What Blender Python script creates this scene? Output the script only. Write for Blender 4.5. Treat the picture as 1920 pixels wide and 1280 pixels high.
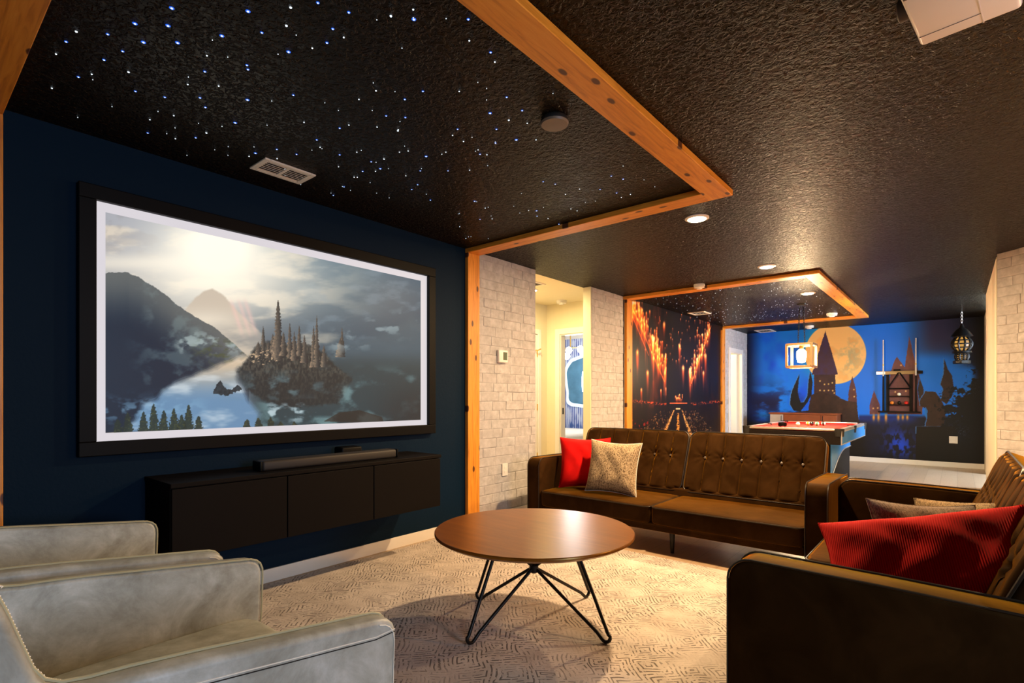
import bpy, bmesh, math, random
import numpy as np
from mathutils import Vector, Matrix, Euler
random.seed(7); RNG = np.random.RandomState(11)
PI = math.pi
for o in list(bpy.data.objects): bpy.data.objects.remove(o)
SC = bpy.context.scene
COL = SC.collection

# ---------------------------------------------------------------- camera, world, lights, exposure
CAMH, CEIL, FPX, YAW, HOR = 1.165, 2.48, 992.6, math.radians(40.07), 745.0
cam = bpy.data.cameras.new('camera'); cam.sensor_width = 36; cam.lens = FPX/1920*36
cam.shift_y = (HOR-640)/1920; cam.clip_start = 0.02
camo = bpy.data.objects.new('camera', cam); COL.objects.link(camo)
camo.location = (0, 0, CAMH); camo.rotation_euler = (PI/2, 0, YAW)
SC.camera = camo
vs = SC.view_settings
vs.view_transform = 'Standard'; vs.look = 'None'; vs.exposure = 0.0; vs.gamma = 1.0; vs.use_curve_mapping = False
W = bpy.data.worlds.new('world'); SC.world = W; W.use_nodes = True
W.node_tree.nodes['Background'].inputs[0].default_value = (0.5, 0.6, 0.8, 1)
W.node_tree.nodes['Background'].inputs[1].default_value = 0.0
WARM = (1.0, 0.66, 0.34); WARM2 = (1.0, 0.80, 0.52); COOL = (0.62, 0.78, 1.0)

def light(name, kind, loc, power, color, size=0.1, target=None, size_y=None, spot=None, blend=0.6, spread=None):
    l = bpy.data.lights.new(name, kind); l.energy = power; l.color = color
    if kind == 'AREA':
        l.size = size
        if size_y: l.shape = 'RECTANGLE'; l.size_y = size_y
        else: l.shape = 'DISK'
        if spread: l.spread = math.radians(spread)
    else: l.shadow_soft_size = size
    if kind == 'SPOT': l.spot_size = math.radians(spot); l.spot_blend = blend
    o = bpy.data.objects.new(name, l); COL.objects.link(o); o.location = loc
    if target is not None:
        o.rotation_euler = (Vector(target)-Vector(loc)).to_track_quat('-Z', 'Y').to_euler()
    return o
# recessed downlights of the main room (in a grid 1.87 m apart), lamp of the right-hand side
DOWN = [(-1.46, 3.84), (-1.46, 5.70)]
for x, y in DOWN: light('downlight_lamp', 'AREA', (x, y, CEIL-0.022), 112, WARM, 0.11)
light('downlight_lamp', 'AREA', (1.15, 4.1, CEIL-0.022), 70, WARM, 0.11)
light('floor_lamp_bulb', 'POINT', (1.45, 3.75, 1.72), 170, (1.0, 0.38, 0.08), 0.09)
light('game_downlight', 'AREA', (-1.437, 7.493, CEIL-0.022), 40, WARM2, 0.11)
light('window_daylight', 'AREA', (2.93, 0.75, 1.5), 88, COOL, 1.2, (-1.0, 0.6, 0.9), 1.1)
light('side_opening_daylight', 'AREA', (2.2, 9.9, 1.5), 260, COOL, 1.2, (-1.5, 10.0, 0.6), 1.6)
light('hall_lamp', 'AREA', (-3.97, 5.11, CEIL-0.03), 42, (1.0, 0.80, 0.42), 0.12)
light('bedroom_lamp', 'POINT', (-5.3, 7.9, 1.9), 60, (0.95, 0.95, 1.0), 0.25)
light('back_room_lamp', 'POINT', (-4.3, 10.4, 2.1), 110, (1.0, 0.88, 0.6), 0.1)

# ---------------------------------------------------------------- helpers: pixel maths
RX, RY = math.cos(YAW), math.sin(YAW)
def ray(px, py):
    a = (px-960)/FPX; b = (HOR-py)/FPX
    return (-RY+a*RX, RX+a*RY, b)
def atz(px, py, z):
    d = ray(px, py); t = (z-CAMH)/d[2]; return (t*d[0], t*d[1])
def project(X, Y, Z):
    r = X*RX+Y*RY; d = -X*RY+Y*RX
    return 960+FPX*r/d, HOR-FPX*(Z-CAMH)/d

# ---------------------------------------------------------------- helpers: materials
def srgb(*c):
    c = [v/255 for v in c]
    return tuple(v/12.92 if v <= 0.04045 else ((v+0.055)/1.055)**2.4 for v in c)
class NT:
    def __init__(s, name):
        s.m = bpy.data.materials.new(name); s.m.use_nodes = True
        s.t = s.m.node_tree; s.n = s.t.nodes; s.l = s.t.links
        s.b = s.n['Principled BSDF']
    def node(s, typ, **kw):
        n = s.n.new(typ)
        for k, v in kw.items():
            if k.startswith('i_'):
                key = k[2:]; key = int(key) if key.isdigit() else key.replace('_', ' ')
                n.inputs[key].default_value = v
            else: setattr(n, k, v)
        return n
    def link(s, a, b): s.l.new(a, b)
    def coords(s, kind='Object', scale=(1, 1, 1), rot=(0, 0, 0)):
        tc = s.node('ShaderNodeTexCoord'); mp = s.node('ShaderNodeMapping')
        mp.inputs['Scale'].default_value = scale; mp.inputs['Rotation'].default_value = rot
        s.link(tc.outputs[kind], mp.inputs[0]); return mp.outputs[0]
    def noise(s, co, scale, detail=4, rough=0.55, dist=0):
        n = s.node('ShaderNodeTexNoise'); n.inputs['Scale'].default_value = scale
        n.inputs['Detail'].default_value = detail; n.inputs['Roughness'].default_value = rough
        n.inputs['Distortion'].default_value = dist; s.link(co, n.inputs['Vector']); return n.outputs['Fac']
    def ramp(s, fac, stops, interp='LINEAR'):
        r = s.node('ShaderNodeValToRGB'); e = r.color_ramp; e.interpolation = interp
        while len(e.elements) < len(stops): e.elements.new(0.5)
        for el, (p, c) in zip(e.elements, stops):
            el.position = p; el.color = (*c, 1) if len(c) == 3 else c
        s.link(fac, r.inputs[0]); return r.outputs[0]
    def math(s, op, a, b=None, clamp=False):
        n = s.node('ShaderNodeMath', operation=op, use_clamp=clamp)
        for i, v in enumerate((a, b)):
            if v is None: continue
            if isinstance(v, (int, float)): n.inputs[i].default_value = v
            else: s.link(v, n.inputs[i])
        return n.outputs[0]
    def mix(s, fac, a, b, blend='MIX'):
        n = s.node('ShaderNodeMix', data_type='RGBA', blend_type=blend)
        for sock, v in ((n.inputs[0], fac), (n.inputs[6], a), (n.inputs[7], b)):
            if isinstance(v, (int, float)): sock.default_value = v
            elif isinstance(v, tuple): sock.default_value = (*v, 1) if len(v) == 3 else v
            else: s.link(v, sock)
        return n.outputs[2]
    def bump(s, h, strength=0.3, dist=0.01):
        n = s.node('ShaderNodeBump'); n.inputs['Strength'].default_value = strength
        n.inputs['Distance'].default_value = dist; s.link(h, n.inputs['Height'])
        s.link(n.outputs[0], s.b.inputs['Normal'])
    def set(s, **kw):
        for k, v in kw.items():
            key = k.replace('_', ' ')
            if isinstance(v, tuple) and len(v) == 3: v = (*v, 1)
            if hasattr(v, 'is_output'): s.link(v, s.b.inputs[key])
            else: s.b.inputs[key].default_value = v
        return s.m
def plain(name, col, rough=0.5, metal=0.0, var=0.08, scale=12, **kw):
    n = NT(name); co = n.coords(); f = n.noise(co, scale)
    c = n.mix(f, tuple(v*(1-var) for v in col), tuple(min(1, v*(1+var)) for v in col))
    n.set(Base_Color=c, Roughness=rough, Metallic=metal, **kw); return n.m
def glow(name, col, strength):
    n = NT(name); n.set(Base_Color=(0, 0, 0), Emission_Color=col, Emission_Strength=strength, Roughness=0.5); return n.m

def m_ceiling():
    n = NT('knockdown_black'); co = n.coords()
    a = n.noise(co, 42, 3, 0.6, 0.6); b = n.noise(co, 13, 3, 0.5, 0.4)
    r = n.ramp(a, [(0.42, (0, 0, 0)), (0.58, (1, 1, 1))])
    h = n.math('MULTIPLY', r, n.math('ADD', b, 0.3))
    n.bump(h, 1.0, 0.010)
    return n.set(Base_Color=(0.0045, 0.0030, 0.0020), Roughness=0.38, Specular_IOR_Level=0.15, Specular_Tint=(1.0, 0.72, 0.36))
def m_darkwall():
    n = NT('navy_black_paint'); co = n.coords()
    a = n.noise(co, 60, 3, 0.6); n.bump(a, 0.35, 0.003)
    return n.set(Base_Color=(0.0014, 0.0115, 0.029), Roughness=0.6, Specular_IOR_Level=0.08)
def m_pine():
    n = NT('orange_pine'); co = n.coords('Object', (1.2, 14, 14))
    g = n.noise(co, 3, 5, 0.6, 0.8)
    c = n.ramp(g, [(0.3, (0.50, 0.165, 0.014)), (0.5, (0.72, 0.27, 0.025)), (0.72, (0.80, 0.34, 0.045))])
    v = n.node('ShaderNodeTexVoronoi', voronoi_dimensions='2D'); v.inputs['Scale'].default_value = 3.0
    co2 = n.coords('Object', (1.0, 2.1, 2.1)); n.link(co2, v.inputs['Vector'])
    w = n.math('ADD', v.outputs['Distance'], n.math('MULTIPLY', n.noise(co2, 14), 0.06))
    k = n.ramp(w, [(0.095, (1, 1, 1)), (0.125, (0, 0, 0))])
    c2 = n.mix(k, c, (0.09, 0.025, 0.006))
    n.bump(g, 0.15, 0.003)
    return n.set(Base_Color=c2, Roughness=0.45)
def m_brick():
    n = NT('whitewashed_brick'); co = n.coords('Object', (1, 1, 1))
    oi = n.node('ShaderNodeObjectInfo')
    add = n.node('ShaderNodeVectorMath', operation='ADD'); geo = n.node('ShaderNodeNewGeometry')
    n.link(geo.outputs['Position'], add.inputs[0]); n.link(oi.outputs['Random'], add.inputs[1])
    f = n.noise(add.outputs[0], 14, 5, 0.65)
    c = n.ramp(f, [(0.3, (0.33, 0.32, 0.325)), (0.5, (0.44, 0.43, 0.435)), (0.7, (0.56, 0.55, 0.56))])
    c2 = n.mix(n.math('MULTIPLY', oi.outputs['Random'], 0.4), c, (0.43, 0.40, 0.40))
    n.bump(n.noise(add.outputs[0], 55, 4), 0.35, 0.003)
    return n.set(Base_Color=c2, Roughness=0.8)
def m_leather():
    n = NT('grey_green_leather'); co = n.coords()
    f = n.noise(co, 7, 6, 0.68, 0.4); g = n.noise(co, 26, 5, 0.7)
    c = n.ramp(f, [(0.3, (0.20, 0.21, 0.18)), (0.5, (0.39, 0.425, 0.40)), (0.7, (0.60, 0.65, 0.64))])
    c2 = n.mix(n.math('MULTIPLY', g, 0.45), c, (0.20, 0.19, 0.13))
    n.bump(n.noise(co, 160, 3), 0.12, 0.001)
    return n.set(Base_Color=c2, Roughness=0.42)
def m_velvet():
    n = NT('brown_velvet'); co = n.coords()
    f = n.noise(co, 5, 4, 0.6, 0.5)
    c = n.ramp(f, [(0.35, (0.022, 0.0095, 0.0028)), (0.5, (0.030, 0.0135, 0.0042)), (0.65, (0.040, 0.018, 0.0058))])
    n.bump(n.noise(co, 9, 3), 0.25, 0.01)
    m = n.set(Base_Color=c, Roughness=0.7, Sheen_Weight=1.0, Sheen_Roughness=0.28, Sheen_Tint=(1.0, 0.43, 0.02), Specular_IOR_Level=0.03, Specular_Tint=(1.0, 0.6, 0.2))
    return m
def m_rug():
    n = NT('beige_patterned_rug'); co = n.coords()
    w = n.node('ShaderNodeTexNoise'); w.inputs['Scale'].default_value = 4; n.link(co, w.inputs['Vector'])
    wv = n.node('ShaderNodeVectorMath', operation='SCALE'); wv.inputs['Scale'].default_value = 0.09
    n.link(w.outputs['Color'], wv.inputs[0])
    ad = n.node('ShaderNodeVectorMath', operation='ADD'); n.link(co, ad.inputs[0]); n.link(wv.outputs[0], ad.inputs[1])
    v = n.node('ShaderNodeTexVoronoi', distance='MANHATTAN', voronoi_dimensions='2D'); v.inputs['Scale'].default_value = 5.5
    v.inputs['Randomness'].default_value = 0.75; n.link(ad.outputs[0], v.inputs['Vector'])
    s = n.math('SINE', n.math('MULTIPLY', v.outputs['Distance'], 42.0))
    line = n.ramp(s, [(0.30, (0, 0, 0)), (0.62, (1, 1, 1))])
    br = n.ramp(n.noise(co, 48, 2, 0.5), [(0.44, (0, 0, 0)), (0.50, (1, 1, 1))])
    pt = n.ramp(n.noise(co, 4, 3, 0.5), [(0.33, (0.12, 0.12, 0.12)), (0.55, (1, 1, 1))])
    k = n.math('MULTIPLY', n.math('MULTIPLY', line, br), pt)
    base = n.ramp(n.noise(co, 6, 5, 0.7), [(0.35, (0.50, 0.43, 0.38)), (0.65, (0.68, 0.60, 0.54))])
    c = n.mix(n.math('MULTIPLY', k, 0.84), base, (0.085, 0.07, 0.062))
    h = n.math('SUBTRACT', n.math('MULTIPLY', n.noise(co, 90, 3), 0.4), k)
    n.bump(h, 0.5, 0.006)
    return n.set(Base_Color=c, Roughness=0.95)
def m_floor():
    n = NT('pale_oak_floor'); co = n.coords('Object', (1, 1, 1), (0, 0, PI/2))
    br = n.node('ShaderNodeTexBrick'); n.link(co, br.inputs['Vector'])
    br.inputs['Scale'].default_value = 1.0; br.inputs['Brick Width'].default_value = 1.2; br.inputs['Row Height'].default_value = 0.18
    br.inputs['Mortar Size'].default_value = 0.002; br.inputs['Color1'].default_value = (0.42, 0.29, 0.18, 1)
    br.inputs['Color2'].default_value = (0.50, 0.36, 0.235, 1); br.inputs['Mortar'].default_value = (0.22, 0.15, 0.09, 1)
    g = n.noise(n.coords('Object', (9, 1.2, 1)), 6, 5, 0.6)
    c = n.mix(0.25, br.outputs['Color'], n.ramp(g, [(0.3, (0.28, 0.19, 0.12)), (0.7, (0.52, 0.40, 0.29))]))
    return n.set(Base_Color=c, Roughness=0.3)
def m_tabletop():
    n = NT('walnut_top'); co = n.coords('Object', (1.0, 9, 1), (0, 0, 0.5))
    g = n.noise(co, 3.5, 6, 0.6, 0.6)
    c = n.ramp(g, [(0.3, (0.13, 0.038, 0.004)), (0.55, (0.19, 0.060, 0.006)), (0.75, (0.25, 0.085, 0.010))])
    return n.set(Base_Color=c, Roughness=0.29, Specular_IOR_Level=0.75, Specular_Tint=(1.0,0.68,0.25))
def m_wovenpillow(name, ca, cb):
    n = NT(name); co = n.coords('Object', (90, 90, 40))
    f = n.noise(co, 1.9, 3, 0.75); g = n.noise(n.coords('Object', (180, 60, 60)), 1.3, 2)
    k = n.math('MULTIPLY', f, n.math('ADD', g, 0.5))
    c = n.ramp(k, [(0.38, ca), (0.58, cb)])
    n.bump(k, 0.6, 0.004); return n.set(Base_Color=c, Roughness=0.85)
def m_cord(name, col, rib=0.0):
    n = NT(name); co = n.coords()
    w = n.node('ShaderNodeTexWave', wave_type='BANDS', bands_direction='X'); w.inputs['Scale'].default_value = 45
    w.inputs['Distortion'].default_value = 0.4; n.link(co, w.inputs['Vector'])
    if rib: n.bump(w.outputs['Fac'], rib, 0.003)
    f = n.noise(co, 20)
    c = n.mix(f, tuple(v*0.75 for v in col), col)
    return n.set(Base_Color=c, Roughness=0.85, Specular_IOR_Level=0.15)
def m_attr(name, emis=0.0, rough=0.6, base=1.0):
    n = NT(name); a = n.node('ShaderNodeAttribute', attribute_name='paint')
    if emis:
        n.set(Base_Color=(0.02, 0.02, 0.02), Roughness=rough, Specular_IOR_Level=0.2, Emission_Color=a.outputs['Color'], Emission_Strength=emis)
    else: n.set(Base_Color=a.outputs['Color'], Roughness=rough, Specular_IOR_Level=0.3)
    return n.m
M = dict(
    ceiling=m_ceiling(), dark=m_darkwall(), pine=m_pine(), brick=m_brick(), leather=m_leather(), velvet=m_velvet(),
    rug=m_rug(), floor=m_floor(), top=m_tabletop(),
    mortar=plain('brick_joint', (0.37, 0.36, 0.355), 0.9), cream=plain('cream_paint', (0.74, 0.66, 0.47), 0.7, var=0.03),
    trimw=plain('white_trim_paint', (0.78, 0.75, 0.70), 0.4, var=0.03), black=plain('black_metal', (0.012, 0.011, 0.011), 0.38, 0.6),
    blackframe=plain('matt_black_frame', (0.002, 0.002, 0.0025), 0.5, Specular_IOR_Level=0.12), console=plain('black_brown_laminate', (0.0040, 0.0026, 0.0020), 0.6, Specular_IOR_Level=0.10),
    plastic=plain('white_plastic', (0.75, 0.72, 0.68), 0.35, var=0.03), vent=plain('white_vent_enamel', (0.72, 0.66, 0.58), 0.35, var=0.03),
    dkvoid=plain('dark_void', (0.01, 0.009, 0.008), 0.8), stitch=plain('cream_stitching', (0.85, 0.82, 0.72), 0.7),
    leatherpipe=plain('leather_edge_piping', (0.42, 0.40, 0.25), 0.5), pipe=plain('velvet_piping', (0.018, 0.011, 0.006), 0.4),
    button=plain('velvet_button', (0.10, 0.07, 0.05), 0.35), red=m_cord('red_fabric', (0.80, 0.006, 0.005), 0.0),
    redcord=m_cord('red_corduroy', (0.80, 0.006, 0.004), 0.6), beige=m_wovenpillow('beige_tweed', (0.09, 0.05, 0.018), (0.56, 0.42, 0.25)),
    grey=m_wovenpillow('grey_brown_weave', (0.10, 0.075, 0.055), (0.26, 0.20, 0.16)), goldp=m_wovenpillow('golden_brown_weave', (0.14, 0.085, 0.035), (0.40, 0.27, 0.13)),
    felt=plain('red_felt', (0.78, 0.02, 0.012), 0.9), poolblack=plain('pool_black_laminate', (0.010, 0.0065, 0.005), 0.6, Specular_IOR_Level=0.12),
    poolblue=plain('pool_blue_panel', (0.06, 0.30, 0.78), 0.25), alu=plain('brushed_aluminium', (0.72, 0.66, 0.60), 0.3, 0.7, var=0.03),
    wood=plain('red_brown_wood', (0.22, 0.055, 0.018), 0.4, var=0.4, scale=6), doorglare=plain('door_white_reflection', (0.42, 0.36, 0.34), 0.3),
    brass=plain('brass', (0.65, 0.42, 0.12), 0.3, 0.9), lampwood=plain('lantern_oak', (0.30, 0.17, 0.06), 0.5, var=0.3),
    bulb=glow('lamp_glow', (1.0, 0.78, 0.42), 14.0), downglow=glow('downlight_glow', (1.0, 0.80, 0.50), 18.0),
    hallglow=glow('hall_downlight_glow', (1.0, 0.93, 0.75), 14.0), globe=glow('globe_glow', (1.0, 0.96, 0.85), 5.0),
    mirrorglow=glow('backlit_rim', (0.85, 0.95, 1.0), 1.2), lanternglass=glow('lantern_amber_glass', (1.0, 0.50, 0.10), 0.6),
    star=glow('star_fibre_white', (0.75, 0.88, 1.0), 2.2), starblue=glow('star_halo_blue', (0.02, 0.16, 1.0), 0.9),
    cue=plain('cue_shaft', (0.62, 0.56, 0.50), 0.3), screenw=glow('lit_screen_border', (0.70, 0.66, 0.70), 1.0),
    grille=plain('projector_grille', (0.06, 0.05, 0.045), 0.5), lcd=plain('grey_display', (0.10, 0.13, 0.09), 0.2),
    bedding=plain('white_bedding', (0.85, 0.80, 0.70), 0.8), stripes=None)

# ---------------------------------------------------------------- helpers: meshes
class MB:
    def __init__(s): s.v = []; s.f = []
    def add(s, verts, faces):
        k = len(s.v); s.v += [tuple(v) for v in verts]; s.f += [tuple(i+k for i in f) for f in faces]; return s
    def bm(s, bm):
        bm.verts.index_update()
        s.add([v.co[:] for v in bm.verts], [[v.index for v in f.verts] for f in bm.faces]); bm.free(); return s
    def box(s, x0, x1, y0, y1, z0, z1, bev=0.0, seg=2, rot=None, piv=None):
        if x0 > x1: x0, x1 = x1, x0
        if y0 > y1: y0, y1 = y1, y0
        if z0 > z1: z0, z1 = z1, z0
        bm = bmesh.new(); bmesh.ops.create_cube(bm, size=1)
        for v in bm.verts:
            v.co = ((x0+x1)/2+v.co.x*(x1-x0), (y0+y1)/2+v.co.y*(y1-y0), (z0+z1)/2+v.co.z*(z1-z0))
        if bev: bmesh.ops.bevel(bm, geom=bm.edges[:], offset=min(bev, .49*min(x1-x0, y1-y0, z1-z0)), segments=seg, affect='EDGES', profile=0.5)
        if rot is not None:
            p = Vector(piv) if piv else Vector(((x0+x1)/2, (y0+y1)/2, (z0+z1)/2))
            R_ = Euler(rot).to_matrix()
            for v in bm.verts: v.co = R_ @ (v.co-p)+p
        return s.bm(bm)
    def tube(s, pts, r, n=8, closed=False, caps=True):
        P = [Vector(p) for p in pts]; N = len(P)
        rs = r if isinstance(r, (list, tuple)) else [r]*N
        verts = []; up = None
        for i in range(N):
            a = P[(i-1) % N] if (closed or i > 0) else P[i]; b = P[(i+1) % N] if (closed or i < N-1) else P[i]
            t = (b-a).normalized()
            if up is None: up = Vector((0, 0, 1)) if abs(t.z) < .9 else Vector((1, 0, 0))
            side = t.cross(up)
            if side.length < 1e-5: side = t.cross(Vector((0.3, 1, 0.2)))
            side.normalize(); up = side.cross(t).normalized()
            for k in range(n):
                an = 2*PI*k/n; verts.append(P[i]+side*math.cos(an)*rs[i]+up*math.sin(an)*rs[i])
        faces = []
        for i in range(N if closed else N-1):
            j = (i+1) % N
            for k in range(n):
                l = (k+1) % n; faces.append((i*n+k, i*n+l, j*n+l, j*n+k))
        if caps and not closed:
            faces.append(tuple(range(n))[::-1]); faces.append(tuple((N-1)*n+k for k in range(n)))
        return s.add(verts, faces)
    def lathe(s, prof, n=24, c=(0, 0, 0), sy=1.0):
        verts = []; faces = []
        for r, z in prof:
            for k in range(n):
                a = 2*PI*k/n; verts.append((c[0]+r*math.cos(a), c[1]+r*math.sin(a)*sy, c[2]+z))
        for i in range(len(prof)-1):
            for k in range(n):
                l = (k+1) % n; faces.append((i*n+k, i*n+l, (i+1)*n+l, (i+1)*n+k))
        faces.append(tuple(range(n))[::-1]); faces.append(tuple((len(prof)-1)*n+k for k in range(n)))
        return s.add(verts, faces)
    def prism(s, poly, a0, a1, axis='x', bev=0.0, seg=2):
        bm = bmesh.new()
        def P(u, v, w): return {'x': (w, u, v), 'y': (u, w, v), 'z': (u, v, w)}[axis]
        vs_ = [bm.verts.new(P(u, v, a0)) for u, v in poly]
        f = bm.faces.new(vs_); r = bmesh.ops.extrude_face_region(bm, geom=[f])
        d = Vector(P(0, 0, a1))-Vector(P(0, 0, a0))
        for e in r['geom']:
            if isinstance(e, bmesh.types.BMVert): e.co += d
        bmesh.ops.recalc_face_normals(bm, faces=bm.faces[:])
        if bev:
            ed = [e for e in bm.edges if any(len(g.verts) > 4 for g in e.link_faces)]
            bmesh.ops.bevel(bm, geom=ed, offset=bev, segments=seg, affect='EDGES', profile=0.5)
        return s.bm(bm)
    def xf(s, mat, start=0):
        for i in range(start, len(s.v)): s.v[i] = tuple(mat @ Vector(s.v[i]))
        return s
def build(name, mb, mat, parent=None, smooth=False, loc=None):
    me = bpy.data.meshes.new(name); me.from_pydata(mb.v, [], mb.f); me.validate(); me.update()
    bm = bmesh.new(); bm.from_mesh(me); bmesh.ops.recalc_face_normals(bm, faces=bm.faces[:]); bm.to_mesh(me); bm.free()
    if smooth:
        me.polygons.foreach_set('use_smooth', [True]*len(me.polygons)); me.set_sharp_from_angle(angle=math.radians(45))
    me.materials.append(mat)
    o = bpy.data.objects.new(name, me); COL.objects.link(o)
    if parent: o.parent = parent
    if loc: o.location = loc
    return o
def tag(o, label=None, cat=None, group=None, kind=None):
    for k, v in (('label', label), ('category', cat), ('group', group), ('kind', kind)):
        if v: o[k] = v
    return o
def empty(name, loc, rz=0, **kw):
    o = bpy.data.objects.new(name, None); COL.objects.link(o); o.location = loc; o.rotation_euler = (0, 0, rz)
    o.empty_display_size = 0.1
    return tag(o, **kw)
def copy_tree(o, parent=None):
    c = o.copy(); COL.objects.link(c); c.parent = parent
    for ch in list(o.children): copy_tree(ch, c)
    return c
def struct(name, mb, mat, label, cat, smooth=False, parent=None):
    o = build(name, mb, mat, parent, smooth)
    if parent is None: tag(o, label, cat, kind='structure')
    return o

def rrpoint(u, v, w, h, r):
    """square coordinates -> rounded rectangle"""
    m = max(abs(u), abs(v))
    if m < 1e-6: return 0.0, 0.0
    qx, qz = u/m*w/2, v/m*h/2
    cx = max(-(w/2-r), min(w/2-r, qx)); cz = max(-(h/2-r), min(h/2-r, qz))
    dx, dz = qx-cx, qz-cz; d = math.hypot(dx, dz)
    if d > 1e-9 and abs(dx) > 1e-9 and abs(dz) > 1e-9: qx, qz = cx+dx/d*r, cz+dz/d*r
    return qx*m, qz*m
def slab(mb, w, h, t, r=0.05, edge=0.02, nx=20, nz=14, bump=None, crown=0.0):
    """soft slab, centred, local x across, z up, front at -y"""
    def coord(n, half):
        m0 = 1-edge/half; base = [i/(n/2)-1 for i in range(n+1)]
        inner = [b*m0 for b in base]; ex = [m0+(1-m0)*k for k in (0.35, 0.7, 0.92, 1.0)]
        return [-e for e in reversed(ex)]+inner+ex
    us, vs_ = coord(nx, w/2), coord(nz, h/2)
    NU, NV = len(us), len(vs_)
    def fy(u, v):
        d = min((1-abs(u))*w/2, (1-abs(v))*h/2)
        y = t/2
        if d < edge: k = 1-d/edge; y -= edge*(1-math.sqrt(max(0, 1-k*k)))
        y += crown*(1-u*u)*(1-v*v)
        return y
    V = []; F = []
    for side in (-1, 1):
        for v in vs_:
            for u in us:
                x, z = rrpoint(u, v, w, h, r); y = fy(u, v)
                if side < 0 and bump: y += bump(x, z)*min(1, min((1-abs(u))*w/2, (1-abs(v))*h/2)/0.03)
                V.append((x, side*y, z))
    idx = lambda s_, i, j: s_*NU*NV+j*NU+i
    for j in range(NV-1):
        for i in range(NU-1):
            F.append((idx(0, i, j), idx(0, i+1, j), idx(0, i+1, j+1), idx(0, i, j+1)))
            F.append((idx(1, i, j), idx(1, i, j+1), idx(1, i+1, j+1), idx(1, i+1, j)))
    ring = [(i, 0) for i in range(NU-1)]+[(NU-1, j) for j in range(NV-1)]+[(i, NV-1) for i in range(NU-1, 0, -1)]+[(0, j) for j in range(NV-1, 0, -1)]
    for k in range(len(ring)):
        a, b = ring[k], ring[(k+1) % len(ring)]
        F.append((idx(0, *a), idx(1, *a), idx(1, *b), idx(0, *b)))
    return mb.add(V, F)
def rr_outline(w, h, r, n=6):
    pts = []
    for cx, cz, a0 in ((w/2-r, h/2-r, 0), (-w/2+r, h/2-r, 90), (-w/2+r, -h/2+r, 180), (w/2-r, -h/2+r, 270)):
        for k in range(n+1):
            a = math.radians(a0+90*k/n); pts.append((cx+r*math.cos(a), cz+r*math.sin(a)))
    return pts
def pillow(mb, w, h, t, n=22, seed=0, wr=0.006):
    rs = random.Random(seed); ph = [rs.uniform(0, 6) for _ in range(6)]
    V = []; F = []
    for side in (-1, 1):
        for j in range(n+1):
            for i in range(n+1):
                u, v = -math.cos(PI*i/n), -math.cos(PI*j/n)
                x = u*w/2*(1-.10*(1-v*v)); z = v*h/2*(1-.10*(1-u*u))
                y = t/2*((1-u**4)*(1-v**4))**0.55
                y += wr*math.sin(9*u+4*v*v+ph[0])*math.sin(5*v+ph[1])*(1-u*u)*(1-v*v)*2
                y += wr*.5*math.sin(7*u-5*v+ph[2])*(abs(u*v))*(1-u*u)*(1-v*v)*4
                V.append((x, side*y, z))
    N = n+1
    for s_ in (0, 1):
        for j in range(n):
            for i in range(n):
                a = s_*N*N+j*N+i; F.append((a, a+1, a+1+N, a+N) if s_ == 0 else (a, a+N, a+1+N, a+1))
    return mb.add(V, F)
def weld(o, d=0.0004):
    bm = bmesh.new(); bm.from_mesh(o.data); bmesh.ops.remove_doubles(bm, verts=bm.verts[:], dist=d)
    bmesh.ops.recalc_face_normals(bm, faces=bm.faces[:]); bm.to_mesh(o.data); bm.free()
    o.data.polygons.foreach_set('use_smooth', [True]*len(o.data.polygons)); return o

# ---------------------------------------------------------------- painted panels (numpy picture on a fine grid)
def vnoise(x, y, seed=0):
    xi, yi = np.floor(x).astype(np.int64), np.floor(y).astype(np.int64); xf, yf = x-xi, y-yi
    def h(a, b):
        n = (a*374761393+b*668265263+seed*1274126177) & 0xffffffff
        n = ((n ^ (n >> 13))*1274126177) & 0xffffffff
        return ((n ^ (n >> 16)) & 0xffff)/65535.0
    s = xf*xf*(3-2*xf); t = yf*yf*(3-2*yf)
    return (h(xi, yi)*(1-s)+h(xi+1, yi)*s)*(1-t)+(h(xi, yi+1)*(1-s)+h(xi+1, yi+1)*s)*t
def fbm(x, y, oct=5, seed=0):
    a, s, tot = 0.5, 0, 0
    for k in range(oct):
        s = s+a*vnoise(x*2**k, y*2**k, seed+k*17); tot += a; a *= 0.5
    return s/tot
def inside(u, v, poly):
    m = np.zeros(u.shape, bool); n = len(poly)
    for i in range(n):
        x0, y0 = poly[i]; x1, y1 = poly[(i+1) % n]
        if y0 == y1: continue
        c = ((y0 > v) != (y1 > v)) & (u < (x1-x0)*(v-y0)/(y1-y0)+x0); m ^= c
    return m
def sm(a, b, x): t = np.clip((x-a)/(b-a), 0, 1); return t*t*(3-2*t)
def soft(u, v, poly, r):
    m = 0
    for k in range(12):
        a = k*2.4; q = r*math.sqrt((k+.5)/12); m = m+inside(u+q*math.cos(a), v+q*math.sin(a), poly)
    return m/12.0
class Paint:
    def __init__(s, u, v): s.u, s.v = u, v; s.c = np.zeros(u.shape+(3,))
    def fill(s, col, mask=1.0):
        m = (np.ones(s.u.shape)*mask)[..., None]; c = np.array(col, float)
        s.c = s.c*(1-m)+c*m
    def poly(s, pts, col, soft=0): s.fill(col, inside(s.u, s.v, pts).astype(float))
    def add(s, col, amt): s.c = s.c+np.array(col, float)*amt[..., None]
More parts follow.
